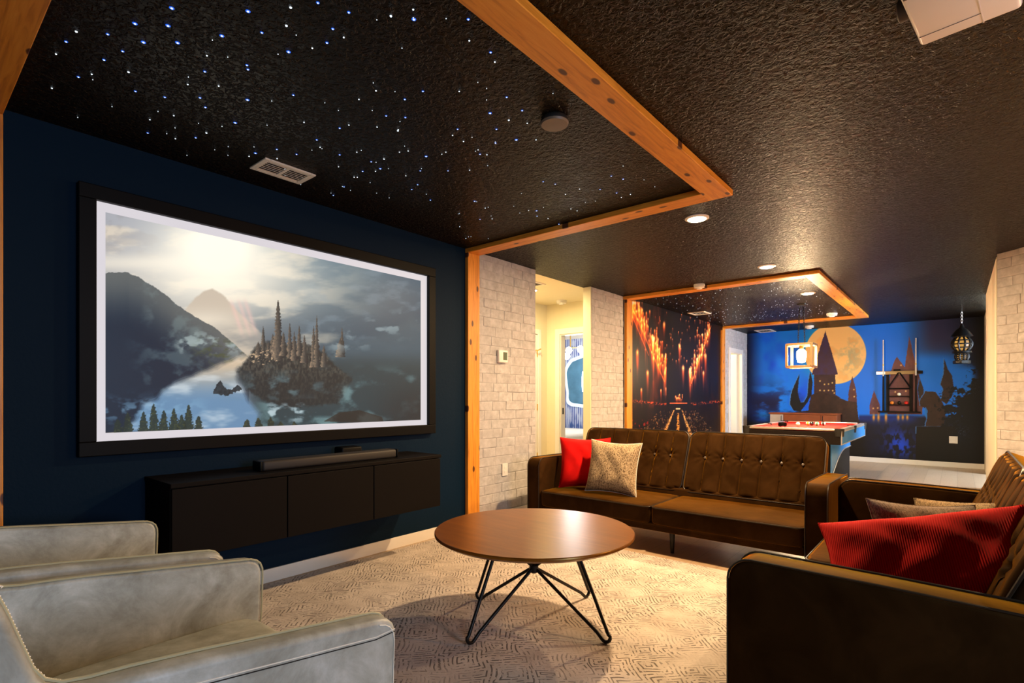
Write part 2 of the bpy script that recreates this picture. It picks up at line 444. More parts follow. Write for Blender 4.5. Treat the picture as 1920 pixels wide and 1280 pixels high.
def panel(name, origin, du, dv, NU, NV, fn, mat, parent=None):
    """flat picture: origin + a*du + b*dv; fn(X, Y, Z) -> sRGB 0..255"""
    a, b = np.meshgrid(np.linspace(0, 1, NU), np.linspace(0, 1, NV))
    O, U, V = (np.array(q, float) for q in (origin, du, dv))
    P = O+a[..., None]*U+b[..., None]*V
    rgb = np.clip(fn(P[..., 0], P[..., 1], P[..., 2])/255.0, 0, 1)
    lin = np.where(rgb <= 0.04045, rgb/12.92, ((rgb+0.055)/1.055)**2.4)
    me = bpy.data.meshes.new(name); n = NU*NV
    me.vertices.add(n); me.vertices.foreach_set('co', P.reshape(-1).astype(np.float32))
    i = np.arange(NV-1)[:, None]*NU+np.arange(NU-1)[None, :]
    q = np.stack([i, i+1, i+1+NU, i+NU], -1).reshape(-1); nf = (NU-1)*(NV-1)
    me.loops.add(nf*4); me.loops.foreach_set('vertex_index', q.astype(np.int32))
    me.polygons.add(nf); me.polygons.foreach_set('loop_start', (np.arange(nf)*4).astype(np.int32))
    me.update(calc_edges=True)
    at = me.color_attributes.new('paint', 'FLOAT_COLOR', 'POINT')
    at.data.foreach_set('color', np.concatenate([lin.reshape(-1, 3), np.ones((n, 1))], 1).reshape(-1).astype(np.float32))
    me.materials.append(mat)
    o = bpy.data.objects.new(name, me); COL.objects.link(o)
    if parent: o.parent = parent
    return o

def art_valley(X, Y, Z):
    px, py = project(X, Y, Z); u = (px-130)*2.371; v = (py-330)*2.371
    p = Paint(u, v)
    t = sm(150, 1560, u)[..., None]; b = sm(150, 800, v)[..., None]
    p.c = (np.array([158, 160, 168])*(1-t)+np.array([52, 88, 112])*t)*(1-b*.25)
    f = fbm(u/190, v/60, 5, 3); g = fbm(u/90, v/45, 5, 9)
    p.fill((222, 205, 180), sm(.45, .75, f)*.7*(1-sm(900, 1450, u)))
    p.fill((138, 136, 140), sm(.5, .7, g)*.5*(1-sm(350, 620, u))*(1-sm(330, 420, v)))
    p.fill((222, 214, 200), np.exp(-((v-385)/38)**2)*(1-sm(420, 700, u))*.75)
    p.fill((95, 118, 135), sm(.5, .75, g)*.5*sm(850, 1100, u))
    d = np.hypot((u-660)/1.25, (v-330)); p.fill((255, 249, 232), np.clip(1.15*np.exp(-(d/230)**2), 0, 1))
    p.fill((255, 244, 222), .6*np.exp(-((u-700)/520)**2-((v-470)/170)**2))
    # far hills
    fh = [(480, 640), (560, 545), (600, 512), (640, 500), (690, 530), (760, 610), (860, 700), (860, 800), (480, 800)]
    p.fill((196, 182, 164), soft(u+8*fbm(u/12, v/12, 3, 5), v, fh, 5)*(1-.55*sm(560, 740, v)))
    p.fill((238, 226, 205), .55*np.exp(-((u-600)/150)**2-((v-640)/45)**2))
    hill = sm(0, 60, v-(700-.28*(u-1130)+60*fbm(u/80, v*0, 4, 5)))*sm(1080, 1180, u)
    p.fill((58, 82, 96), hill*.9)
    # near left mountain
    ridge = np.interp(u, [150, 170, 250, 310, 400, 470, 560, 640, 720, 800], [428, 424, 420, 445, 500, 560, 622, 665, 730, 800])+10*fbm(u/20, v*0, 3, 2)
    mt = (v > ridge) & (u < 800) & (v < 1140)
    sh = sm(0, 260, v-ridge)
    col = (np.array([92, 96, 96])*(1-sh[..., None])+np.array([20, 34, 52])*sh[..., None])
    p.c = np.where(mt[..., None], col, p.c)
    p.fill((120, 140, 140), mt*sm(.5, .75, fbm(u/70, v/50, 5, 31))*.4*sm(220, 420, u))
    p.fill((150, 165, 165), mt*sm(.52, .7, fbm(u/45, v/35, 5, 77))*np.exp(-((v-740)/55)**2)*sm(430, 520, u)*.9)
    p.fill((70, 78, 50), mt*sm(.45, .7, fbm(u/25, v/14, 4, 55))*np.exp(-((v-790)/60)**2)*sm(520, 620, u)*.7)
    # valley floor base right and bottom
    low = sm(760, 860, v)*sm(760, 880, u); p.fill((36, 58, 66), low)
    # river
    wob = 18*(fbm(u/60, v/40, 3, 8)-.5)
    riv = soft(u+wob, v+wob, [(800, 792), (745, 810), (690, 835), (560, 880), (455, 925), (395, 985), (330, 1010), (250, 1140), (830, 1140), (850, 1060), (800, 1000), (770, 940), (742, 905), (748, 860), (790, 830)], 16)
    rc = sm(800, 1010, v)[..., None]
    rv = riv[..., None]; p.c = p.c*(1-rv)+rv*(np.array([206, 182, 152])*(1-rc)+np.array([98, 134, 168])*rc)
    p.fill((215, 222, 225), riv*sm(.5, .8, fbm(u/160, v/50, 4, 12))*.6)
    # light rays
    for k in (0, 34, 62):
        r_ = np.exp(-((u-(715+k)-(v-540)*.33)/11)**2)*sm(530, 580, v)*(1-sm(650, 740, v)); p.fill((235, 190, 180), r_*.45)
    # crag with thin rock needles and firs
    def crag(pts, c0, c1):
        m = inside(u+10*(fbm(u/14, v/14, 3, 4)-.5), v+14*(fbm(u/9, v/12, 3, 6)-.5), pts)
        n_ = fbm(u/9, v/16, 4, 21)[..., None]; p.c = np.where(m[..., None], np.array(c0)*(1-n_)+np.array(c1)*n_, p.c)
    body = soft(u+14*(fbm(u/14, v/14, 3, 4)-.5), v+18*(fbm(u/9, v/12, 3, 6)-.5), [(745, 870), (790, 815), (815, 770), (870, 735), (960, 750), (1060, 745), (1140, 790), (1190, 850), (1260, 900), (1200, 1010), (980, 1030), (860, 1000), (790, 950)], 7)
    bc = sm(.35, .75, fbm(u/7, v/13, 4, 21))*(1-.7*sm(820, 960, v)); p.fill((20, 32, 38), body*.92); p.fill((108, 100, 88), body*bc*.55)
    for x, y, w_, yb in ((862, 665, 13, 790), (905, 700, 20, 800), (928, 548, 27, 820), (952, 690, 18, 800), (980, 650, 15, 810), (1000, 690, 17, 820), (1022, 660, 13, 800), (1045, 705, 16, 830), (1086, 665, 16, 850), (1100, 618, 15, 850), (1132, 750, 15, 850), (1212, 672, 13, 800), (1205, 720, 22, 805), (840, 735, 18, 810), (885, 735, 16, 810)):
        hw = w_*np.clip((v-y)/(yb-y), 0, 1)**.75*(0.6+.75*vnoise(v/5, v*0+x, 3))
        m = (np.abs(u-x) < hw) & (v > y) & (v < yb)
        lit = (sm(0, 1, (x-u)/w_*.5+.45)*(.45+.55*fbm(u/5, v/6, 2, 9)))[..., None]
        p.c = np.where(m[..., None], np.array([24, 34, 42])*(1-lit)+np.array([168, 142, 116])*lit, p.c)
    p.fill((92, 122, 130), sm(.45, .7, fbm(u/50, v/30, 5, 71))*np.exp(-((v-935)/60)**2-((u-960)/190)**2)*.8)
    p.fill((205, 175, 140), inside(u, v, [(800, 790), (900, 770), (930, 820), (820, 850)])*sm(.55, .7, fbm(u/10, v/6, 3, 44))*.8)
    crag([(640, 968), (655, 925), (672, 905), (688, 940), (720, 950), (750, 925), (770, 950), (700, 975)], (14, 26, 34), (50, 66, 76))
    # mist
    mist = sm(.5, .74, fbm(u/95, v/60, 6, 62))*sm(820, 930, v)*sm(800, 900, u)
    p.fill((128, 165, 168), mist*.62)
    p.fill((190, 205, 205), sm(.55, .72, fbm(u/60, v/40, 5, 90))*np.exp(-((v-(900-.32*(u-700)))/55)**2)*sm(1120, 1200, u)*.45)
    p.fill((185, 205, 212), sm(.52, .7, fbm(u/60, v/35, 5, 15))*np.exp(-((v-1050)/45)**2)*sm(830, 880, u)*(1-sm(1060, 1160, u))*.85)
    p.fill((24, 30, 36), sm(1250, 1560, u)*sm(820, 1060, v)*.75)
    p.fill((28, 20, 18), inside(u, v, [(1130, 1090), (1200, 1050), (1290, 1040), (1390, 1070), (1400, 1100)])*.6)
    # foreground trees
    p.fill((120, 160, 190), sm(.45, .7, fbm(u/40, v/25, 4, 33))*np.exp(-((v-1040)/50)**2)*(1-sm(560, 640, u))*.6)
    for x, h_ in ((215, 60), (260, 90), (330, 95), (375, 130), (420, 100), (465, 110), (500, 80), (530, 125), (575, 75), (790, 60), (840, 66), (895, 70), (940, 50), (1000, 50)):
        r_ = 26*np.clip((v-(1140-h_))/h_, 0, 1)**.6*(0.6+.7*vnoise(u/5+x, v/5, 7))
        m = (np.abs(u-x) < r_) & (v > 1140-h_)
        p.fill((30, 42, 36), m*.9); p.fill((80, 84, 50), m*sm(.55, .8, vnoise(u/6, v/6, 5))*.5)
    return p.c

def art_night(X, Y, Z):
    px, py = project(X, Y, Z); u = (px-1380)*3.5556; v = (py-560)*3.5556
    p = Paint(u, v)
    p.fill((0, 110, 232))
    p.fill((0, 58, 228), sm(.35, .75, fbm(u/160, v/220, 4, 3))*(1-sm(350, 600, u))*.9)
    p.fill((0, 120, 205), np.exp(-((u-480)/160)**2-((v-230)/130)**2)*.8)
    p.fill((5, 16, 40), 1-sm(50, 190, u+.5*(250-v).clip(0, 300)))
    p.fill((46, 36, 66), sm(1080, 1330, u)*(1-sm(330, 420, v))*.9); p.fill((14, 18, 40), sm(1380, 1600, u)*(1-sm(420, 480, v)))
    p.fill((0, 110, 222), np.exp(-((u-1290)/190)**2-((v-480)/110)**2))
    p.fill((8, 20, 70), sm(.42, .6, fbm(u/120, v/60, 5, 40))*np.exp(-((v-700)/110)**2)*(1-sm(380, 480, u)))
    d = np.hypot((u-664)/207, (v-366)/204)
    p.fill((0, 165, 190), np.exp(-((d-.9)/.22)**2)*.45*(u < 660))
    mc = fbm(u/70, v/70, 5, 22)
    moon = (1-sm(.97, 1.0, d)); p.fill((240, 190, 118), moon)
    p.fill((150, 165, 140), moon*sm(.45, .62, mc)*np.exp(-((u-760)/90)**2-((v-390)/110)**2)); p.fill((240, 160, 80), moon*sm(.5, .7, mc)*.5)
    def blob(pts, c0, c1=None, sd=1, rim=None, sc=30):
        w1 = 5*(fbm(u/9, v/9, 3, sd)-.5)
        m = inside(u+w1, v+w1, pts)
        if rim is not None:
            mr = inside(u+w1+5, v+w1+2, pts) & ~m; p.fill(rim, mr*.9)
        n_ = fbm(u/sc, v/sc, 4, sd+5)[..., None]; c1 = c1 or c0
        p.c = np.where(m[..., None], np.array(c0)*(1-n_)+np.array(c1)*n_, p.c)
    # plain round tower with a cone roof, generic
    blob([(520, 490), (662, 490), (664, 640), (700, 660), (520, 660)], (40, 26, 40), (66, 42, 42), 2)
    blob([(595, 212), (640, 360), (680, 505), (505, 505), (550, 360)], (50, 38, 92), (62, 36, 44), 3)
    for x, y in ((560, 548), (590, 570), (617, 568), (642, 560), (560, 610), (588, 612), (617, 610), (645, 612), (655, 628)):
        p.fill((255, 215, 120), np.exp(-((u-x)**2+(v-y)**2)/22))
    blob([(775, 512), (800, 600), (805, 640), (806, 700), (745, 700), (752, 610)], (92, 52, 54), (70, 40, 48), 4)
    for x, y in ((786, 605), (788, 652)): p.fill((255, 215, 120), np.exp(-((u-x)**2+(v-y)**2)/18))
    blob([(500, 640), (560, 618), (640, 640), (740, 680), (805, 690), (812, 760), (828, 850), (330, 850), (340, 760), (480, 745)], (28, 16, 20), (62, 40, 34), 6)
    # distant towers over the water
    blob([(920, 612), (958, 705), (962, 770), (890, 770), (892, 705)], (112, 66, 76), (78, 50, 64), 7)
    blob([(1155, 250), (1190, 400), (1235, 560), (1250, 640), (1240, 770), (1010, 770), (1018, 560), (1045, 440), (1072, 385), (1125, 455)], (120, 72, 70), (84, 54, 58), 8)
    for x, y in ((915, 730), (945, 728), (1100, 443), (1062, 620), (1132, 615), (1098, 640)): p.fill((255, 205, 120), np.exp(-((u-x)**2+(v-y)**2)/26))
    # water
    wl = sm(765, 800, v); p.fill((10, 14, 34), wl*(u > 820)); p.fill((4, 34, 110), wl*(u > 820)*np.exp(-((v-790)/40)**2)*(1-sm(1150, 1250, u)))
    for x, h_ in ((918, 22), (950, 26), (1000, 30), (1082, 20), (1112, 18), (1142, 18)):
        p.fill((246, 158, 44), np.exp(-((u-x)/9)**2-((v-790)/h_)**2)*.9)
    p.fill((20, 66, 205), sm(.42, .6, fbm(u/22, v/34, 5, 50))*np.exp(-((u-1090-(v-950)*.3)/95)**2-((v-975)/105)**2))
    p.fill((12, 9, 12), .999*(1-sm(820, 900, u+60*(fbm(v/40, v*0, 3, 4)-.5)))*sm(800, 850, v))
    # winged stone figures on plinths, plain dark shapes
    rim = (60, 120, 200)
    blob([(425, 500), (395, 560), (365, 640), (360, 705), (385, 745), (430, 752), (470, 700), (500, 650), (512, 560), (496, 480), (482, 560), (478, 640), (452, 690), (430, 690), (412, 620), (418, 550)], (6, 12, 22), (14, 22, 34), 10, rim)
    blob([(1388, 398), (1412, 470), (1440, 510), (1452, 590), (1440, 650), (1402, 702), (1366, 676), (1382, 600), (1362, 570), (1384, 500)], (36, 24, 24), (50, 34, 32), 11, rim)
    blob([(1225, 530), (1248, 590), (1256, 640), (1225, 690), (1212, 600)], (36, 24, 24), (44, 30, 28), 12, rim)
    blob([(1250, 640), (1262, 616), (1330, 620), (1362, 664), (1392, 720), (1396, 790), (1380, 850), (1262, 850), (1275, 790), (1262, 730), (1228, 712), (1224, 680)], (42, 28, 24), (58, 38, 32), 13, rim)
    p.fill((30, 110, 200), inside(u, v, [(1262, 720), (1278, 745), (1270, 800), (1256, 770)])*.9)
    p.fill((16, 9, 8), ((u > 1200) & (u < 1475) & (v > 850))*1.0)
    p.fill((70, 120, 190), (np.abs(u-1200) < 2)*(v > 850)*(v < 900)*.8+(np.abs(v-850) < 2)*(u > 1200)*(u < 1400)*.35)
    # dark trees at the right
    e = fbm(u/26, v/20, 5, 70)
    tr = sm(-.04, .04, (u-1500+130*np.sin(v/95))/420+e-.52)*sm(400, 470, v)
    p.fill((7, 8, 16), np.clip(tr, 0, 1)); p.fill((6, 8, 18), sm(1560, 1630, u))
    p.fill((70, 100, 140), (vnoise(u/4, v/4, 9) > .86)*np.exp(-((v-900)/70)**2-((u-1500)/70)**2)*.8+(vnoise(u/5, v/3, 19) > .84)*np.exp(-((v-590)/70)**2-((u-1540)/90)**2)*.5)
    p.fill((8, 7, 9), sm(840, 1010, v)*(u > 1200)*.8+sm(1000, 1080, v)*.5*(u <= 1200))
    return p.c

def art_lights(X, Y, Z):
    px, py = project(X, Y, Z); u = (px-1160)*4.415; v = (py-540)*4.415
    p = Paint(u, v); p.fill((9, 4, 3)); p.fill((6, 7, 22), np.exp(-((u-560)/170)**2-((v-620)/330)**2)*.9)
    p.fill((70, 24, 8), sm(.45, .7, fbm(u/26, v/200, 4, 3))*(1-sm(330, 420, u))*.8)
    p.fill((60, 20, 8), sm(.45, .7, fbm(u/26, v/200, 4, 8))*sm(650, 720, u)*(v > 400)*.5)
    rs = random.Random(5)
    def streak(x, y, w, L, a):
        dy = v-y; t = np.where(dy < 0, np.exp(-(dy/(w*2.2))**2), np.exp(-(dy/L)**1.6*1.2*(dy > 0)))
        g = np.exp(-((u-x)/(w*(1+.0*dy)))**2)*t
        p.add((200*a, 52*a, 8*a), np.exp(-((u-x)/(w*2.0))**2)*t*.36); p.add((225*a, 105*a, 42*a), g*.66); p.add((120*a, 130*a, 100*a), np.exp(-((u-x)/w)**2-(dy/(w*3))**2))
    for _ in range(150):
        q = rs.random(); x = 105+q*290; y0 = 110+q*560; y = y0+rs.gauss(0, 75)-40
        streak(x, max(120, y), rs.uniform(2.5, 5.5), rs.uniform(50, 150), rs.uniform(.35, .95))
    for _ in range(95):
        q = rs.random(); x = 760-q*175; y = 300+q*430+rs.gauss(0, 55); streak(x, y, rs.uniform(2, 4.2), rs.uniform(30, 100), rs.uniform(.35, .9))
    for _ in range(70): streak(rs.uniform(300, 780), rs.uniform(170, 620), rs.uniform(1.8, 3), rs.uniform(18, 45), rs.uniform(.4, .8))
    for x, y, w_, L in ((155, 530, 8, 170), (240, 700, 8, 140), (288, 580, 6, 200), (505, 480, 7, 130), (534, 660, 8, 110), (590, 690, 9, 150), (668, 560, 6, 150), (720, 560, 7, 130), (702, 700, 6, 100), (188, 840, 5, 80), (350, 845, 4, 50), (376, 300, 8, 70)):
        streak(x, y, w_, L, 1.0)
    for x0, y0, x1, y1, w_ in ((95, 120, 380, 775, 4), (100, 200, 250, 560, 2.5), (765, 310, 600, 790, 3.5)):
        t = np.clip((v-y0)/(y1-y0), 0, 1); dd = np.abs(u-(x0+(x1-x0)*t)); p.add((205, 96, 40), np.exp(-(dd/w_)**2)*(v > y0)*(v < y1)*.8)
    for x, y0 in ((392, 650), (375, 600)): p.add((120, 90, 80), np.exp(-((u-x)/2.5)**2)*(v > y0)*(v < 890)*.7)
    # long glowing rows narrowing into the distance
    dk = sm(970, 1010, v)
    p.fill((14, 7, 7), dk*.75)
    p.add((220, 80, 24), np.exp(-((v-965+(np.abs(u-495)-60)*.10)/12)**2)*sm(.4, .7, fbm(u/9, v/9, 3, 6))*(np.abs(u-495) > 100)*.8)
    p.fill((240, 110, 60), np.exp(-((v-952)/4)**2)*(np.abs(u-495) < 72))
    for _ in range(16): streak(rs.uniform(455, 535), rs.uniform(880, 925), 2.2, 30, .7)
    p.fill((255, 215, 160), np.exp(-((v-998)/6)**2)*(np.abs(u-492) < 18))
    k = (v-1000)/215
    for s_, wd in ((-1, 13), (1, 13)):
        xc = 492+s_*(30+k*82)-k*8; m = np.exp(-((u-xc)/(4+wd*k.clip(0, 1)))**4)*(v > 1005)
        p.fill((225, 160, 88), m*sm(.3, .6, fbm(u/6, v/5, 3, 12)))
    m = np.exp(-((u-492)/(6+10*k.clip(0, 1)))**4)*(v > 1025)*(v < 1205); p.fill((235, 150, 60), m*sm(.35, .65, vnoise(u/7, v/5, 2)))
    sp = (vnoise(u/5, v/9, 31) > .80)*(v > 1015)*(np.abs(np.abs(u-492)-(95+k*130)) < 50+60*k.clip(0, 1)); p.fill((225, 160, 100), sp*.5)
    p.fill((150, 30, 26), (vnoise(u/9, v/14, 41) > .78)*(v > 1090)*(u < 260)*.7)
    return p.c

def art_blue(X, Y, Z):
    px, py = project(X, Y, Z); u = px-1048; v = py
    p = Paint(u, v); p.fill((206, 218, 240)); s_ = .5+.5*np.sin(u*1.55+2*fbm(u/6, v/40, 3, 2)); f = fbm(u/4, v/14, 4, 5)
    p.fill((96, 120, 196), sm(.35, .7, s_)*sm(.3, .55, f)); p.fill((50, 92, 170), sm(.6, .8, f)*.7*sm(700, 800, v)); p.fill((70, 60, 130), sm(.85, 1, s_)*.5)
    return p.c

# ================================================================ STRUCTURE
LW = -3.33
struct('floor', MB().box(-8, 3.2, -2.8, 12, -0.05, 0), M['floor'], 'pale oak plank floor running through the room', 'floor')
ceil = struct('ceiling', MB().box(-3.43, 3.2, -2.8, 11.62, CEIL, CEIL+0.08), M['ceiling'], 'black textured ceiling over the lounge and game area', 'ceiling')
struct('ceiling', MB().box(-8.1, -3.43, 4.2, 12, CEIL, CEIL+0.08), M['cream'], 'cream ceiling of the side hall', 'ceiling')
struct('wall_left', MB().box(LW-0.1, LW, -2.7, 3.40, 0, CEIL), M['dark'], 'navy-black painted wall behind the big screen', 'wall')
wb1 = struct('wall_left', MB().box(LW-0.1, LW, 3.40, 4.33, 0, CEIL), M['mortar'], 'white brick wall with the thermostat', 'wall')
wb2 = struct('wall_left', MB().box(LW-0.1, LW, 5.42, 6.24, 0, CEIL), M['mortar'], 'narrow white brick wall right of the hall opening', 'wall')
struct('wall_left', MB().box(LW-0.1, LW, 6.24, 10.0, 0, CEIL), M['dkvoid'], 'wall behind the falling lights mural', 'wall')
wb3 = struct('wall_left', MB().box(LW-0.1, LW, 10.0, 10.42, 0, CEIL).box(LW-0.1, LW, 10.42, 11.12, 2.05, CEIL).box(LW-0.1, LW, 11.12, 11.5, 0, CEIL), M['mortar'], 'far white brick wall around the open door', 'wall')
struct('wall_back', MB().box(-3.43, 0.5, 11.5, 11.6, 0, CEIL), M['dkvoid'], 'far wall that carries the moonlit mural', 'wall')
struct('wall_front', MB().box(-3.43, 3.1, -2.8, -2.7, 0, CEIL), M['dark'], 'dark wall behind the camera', 'wall')
# right wall with window opening
WR = 3.0
struct('wall_right', MB().box(WR, WR+.1, -2.7, .1, 0, CEIL).box(WR, WR+.1, 1.4, 5.4, 0, CEIL).box(WR, WR+.1, .1, 1.4, 0, 0.9).box(WR, WR+.1, .1, 1.4, 2.1, CEIL), M['dark'], 'dark right-hand wall with a window', 'wall')
wf = MB().box(WR-.02, WR+.02, .04, .10, .84, 2.16).box(WR-.02, WR+.02, 1.4, 1.46, .84, 2.16).box(WR-.02, WR+.02, .1, 1.4, .84, .9).box(WR-.02, WR+.02, .1, 1.4, 2.1, 2.16).box(WR-.01, WR+.02, .73, .77, .9, 2.1)
struct('window_1', wf, M['trimw'], 'white framed window in the right-hand wall', 'window')
# diagonal brick wall on the right and the cream return behind it
dx0, dy0 = 0.28, 6.59; dl = 1.45; s2 = math.sqrt(.5)
dg = MB().box(0, dl, 0, .10, 0, CEIL); dg.xf(Matrix.Translation((dx0, dy0, 0)) @ Matrix.Rotation(-PI/4, 4, 'Z'))
wdg = struct('wall_right', dg, M['mortar'], 'whitewashed brick wall standing diagonally at the right edge', 'wall')
struct('wall_right', MB().box(1.30, 3.1, 5.45, 5.56, 0, CEIL), M['cream'], 'cream wall right of the diagonal brick wall', 'wall')
struct('wall_right', MB().box(dx0, dx0+.14, dy0+.12, 9.1, 0, CEIL), M['cream'], 'cream side wall running back behind the diagonal brick wall', 'wall')
struct('wall_right', MB().box(.335, .45, 10.75, 11.5, 0, CEIL), M['cream'], 'narrow cream wall end at the right of the moonlit mural', 'wall')
struct('wall_right', MB().box(2.4, 2.5, 8.6, 11.6, 0, CEIL).box(.42, 2.5, 8.95, 9.05, 0, CEIL).box(.45, 2.5, 11.5, 11.6, 0, CEIL), M['cream'], 'cream walls of the side passage', 'wall')

def bricks(parent, O, du, nrm, L, zlo=0.09, zhi=CEIL, holes=(), seed=1, course=0.0865):
    rs = random.Random(seed); O = Vector(O); du = Vector(du); nrm = Vector(nrm)
    z = zlo; row = 0
    if not bricks.mesh:
        for k in range(5):
            r2 = random.Random(k); mb = MB(); j = lambda a: r2.uniform(-a, a)
            back = [(0, 0), (1, 0), (1, 1), (0, 1)]
            vb = [(x, 0, y) for x, y in back]
            mid = [(x+j(.012), 0.7, y+j(.05)) for x, y in back]
            fr = [(min(.985, max(.015, x))+j(.008), 1.0+j(.15), min(.93, max(.07, y))+j(.02)) for x, y in back]
            mb.v = vb+mid+fr
            for a in (0, 4):
                for i in range(4): mb.f.append((a+i, a+(i+1) % 4, a+4+(i+1) % 4, a+4+i))
            mb.f.append((8, 9, 10, 11))
            o = build('brick', mb, M['brick']); bricks.mesh.append(o.data); bpy.data.objects.remove(o)
    rot = Matrix((du, nrm, Vector((0, 0, 1)))).transposed().to_4x4()
    while z < zhi-0.02:
        h = min(course, zhi-z); u = 0 if row % 2 else -rs.uniform(.08, .16)
        while u < L-.005:
            w = rs.uniform(.17, .30); u0 = max(0, u); u1 = min(L, u+w)
            if L-u1 < .05: u1 = L
            u = u1
            if u1-u0 < .02: continue
            if any(a < (u0+u1)/2 < b and c < z+h/2 < d for a, b, c, d in holes): continue
            o = bpy.data.objects.new('brick', rs.choice(bricks.mesh)); COL.objects.link(o); o.parent = parent
            o.matrix_local = Matrix.Translation(O+du*(u0+.003)+Vector((0, 0, z+.003))) @ rot @ Matrix.Diagonal((u1-u0-.004, rs.uniform(.003, .007), h-.004, 1))
        z += course; row += 1
bricks.mesh = []
bricks(wb1, (LW, 3.46, 0), (0, 1, 0), (1, 0, 0), 0.87, seed=1)
bricks(wb2, (LW, 5.42, 0), (0, 1, 0), (1, 0, 0), 0.78, seed=2)
bricks(wb3, (LW, 10.02, 0), (0, 1, 0), (1, 0, 0), 1.48, seed=3, holes=((.33, 1.2, 0, 2.12),))
bricks(wdg, (dx0, dy0, 0), (s2, -s2, 0), (-s2, -s2, 0), dl, seed=4)

# murals
struct_panels = []
o = panel('falling_lights_mural', (LW+.004, 6.24, 0.085), (0, 3.78, 0), (0, 0, CEIL-.085), 250, 330, art_lights, m_attr('lights_mural_print', 0, .45))
tag(o, 'dark wall mural of falling orange lights above glowing rows', 'mural')
o = panel('moonlit_mural', (LW, 11.494, 0.085), (3.70, 0, 0), (0, 0, CEIL-.085), 560, 330, art_night, m_attr('night_mural_print', 0, .5))
tag(o, 'blue night wall mural with a big moon and a pointed tower', 'mural')

# baseboards
def baseb(name, mb, label): return struct(name, mb, M['trimw'], label, 'baseboard')
baseb('baseboard_left', MB().box(LW, LW+.014, -2.6, 3.30, 0, .085, .003), 'white baseboard under the big screen')
baseb('baseboard_left', MB().box(LW, LW+.014, 3.46, 4.33, 0, .085, .003), 'white baseboard under the thermostat wall')
baseb('baseboard_left', MB().box(LW, LW+.014, 5.42, 6.2, 0, .085, .003), 'white baseboard under the narrow brick wall')
baseb('baseboard_left', MB().box(LW, LW+.014, 6.38, 9.96, 0, .085, .003), 'white baseboard under the falling lights mural')
baseb('baseboard_back', MB().box(LW, .335, 11.486, 11.5, 0, .085, .003), 'white baseboard under the moonlit mural')

# pine trims : boards 38 x 145
def board(name, a, b, w, t, label, axis):
    """board from a to b (centre line of its back face)"""
    a, b = Vector(a), Vector(b); L = (b-a).length
    mb = MB().box(0, L, -w/2, w/2, -t, 0, .003, 1)
    o = build(name, mb, M['pine']); tag(o, label, 'beam', kind='structure')
    X = (b-a).normalized(); Zl = -Vector(axis); Yl = Zl.cross(X)
    o.matrix_world = Matrix.Translation(a) @ Matrix((X, Yl, Zl)).transposed().to_4x4(); return o
BW, BT = .148, .038
XR = -1.16; c = CEIL
board('trim_1', (XR, .20, c), (XR, 3.462, c), BW, BT, 'orange pine beam crossing the ceiling from the top edge to the corner by the downlight', (0, 0, -1))
board('trim_2', (LW, 3.388, c), (XR-BW/2, 3.388, c), BW, BT, 'orange pine ceiling beam from the thermostat wall to the beam corner', (0, 0, -1))
board('trim_3', (LW, .276, c), (XR-BW/2, .276, c), BW, BT, 'orange pine ceiling beam in the top left corner', (0, 0, -1))
board('trim_4', (LW, 3.388, 0), (LW, 3.388, c-BT), BW, BT, 'upright pine post between the dark wall and the white brick', (1, 0, 0))
board('trim_5', (LW, .276, 0), (LW, .276, c-BT), BW, BT, 'upright pine post at the far left edge of the dark wall', (1, 0, 0))
board('trim_6', (XR, 6.2, c), (XR, 10.16, c), BW, BT, 'right-hand pine beam of the far ceiling frame above the pool table', (0, 0, -1))
board('trim_7', (LW, 6.275, c), (XR-BW/2, 6.275, c), BW, BT, 'near pine beam of the far ceiling frame with a smoke alarm before it', (0, 0, -1))
board('trim_8', (LW, 10.085, c), (XR-BW/2, 10.085, c), BW, BT, 'rear pine beam of the far ceiling frame', (0, 0, -1))
board('trim_9', (LW, 6.315, 0), (LW, 6.315, c-BT), BW, BT, 'pine post left of the falling lights mural', (1, 0, 0))
board('trim_10', (LW, 9.98, 0), (LW, 9.98, c-BT), BW, BT, 'pine post right of the falling lights mural', (1, 0, 0))

# ---- star ceiling: fibre ends in the ceiling
def disc(r, n=8, dz=0.0): return MB().lathe([(r, 0), (r*.8, -.0022)], n)
sm_ = {}
for key, r, m in (('s', .0016, 'star'), ('m', .0031, 'star'), ('l', .0044, 'star'), ('b', .0085, 'starblue')):
    o = build('star_light', disc(r), M[m]); sm_[key] = o.data; bpy.data.objects.remove(o)
bright = [(322,15),(465,21),(545,14),(253,44),(315,48),(143,59),(333,80),(416,67),(537,48),(491,61),(541,97),(388,104),(124,78),(195,112),(105,101),(269,79),(202,64),(352,158),(230,96),(384,134),(241,135),(463,122),(147,144),(172,139),(254,171),(464,187),(410,161),(309,182),(375,183),(570,229),(441,230),(385,201),(281,224),(277,249),(367,258),(387,249),(594,262),(556,289),(669,285),(637,240),(713,316),(749,285),(783,346),(645,350),(707,238),(776,36),(878,36),(880,76),(920,98),(724,217),(746,245),(793,171),(759,186),(673,186),(637,290),(919,212),(869,265),(950,182),(979,207),(1005,262),(968,262),(929,268),(913,290),(807,375),(772,355),(720,298),(696,303),(680,321),(664,332),(625,366),(479,287),(467,293),(1041,345),(1125,355),(1165,370),(1006,395),(900,289),(861,171),(1048,420),(1007,405),(954,225),(1146,330),(858,242),(836,285),(788,320),(799,293),(670,332),(840,320),(900,411),(1082,395),(890,377),(760,220),(705,170),(613,80),(654,23),(733,30),(596,5),(624,54)]
stars = [(atz(x, y, CEIL), 'l' if i % 5 == 0 or i < 9 else 'm', i % 3 != 2) for i, (x, y) in enumerate(bright)]
rs = random.Random(3); pts = []
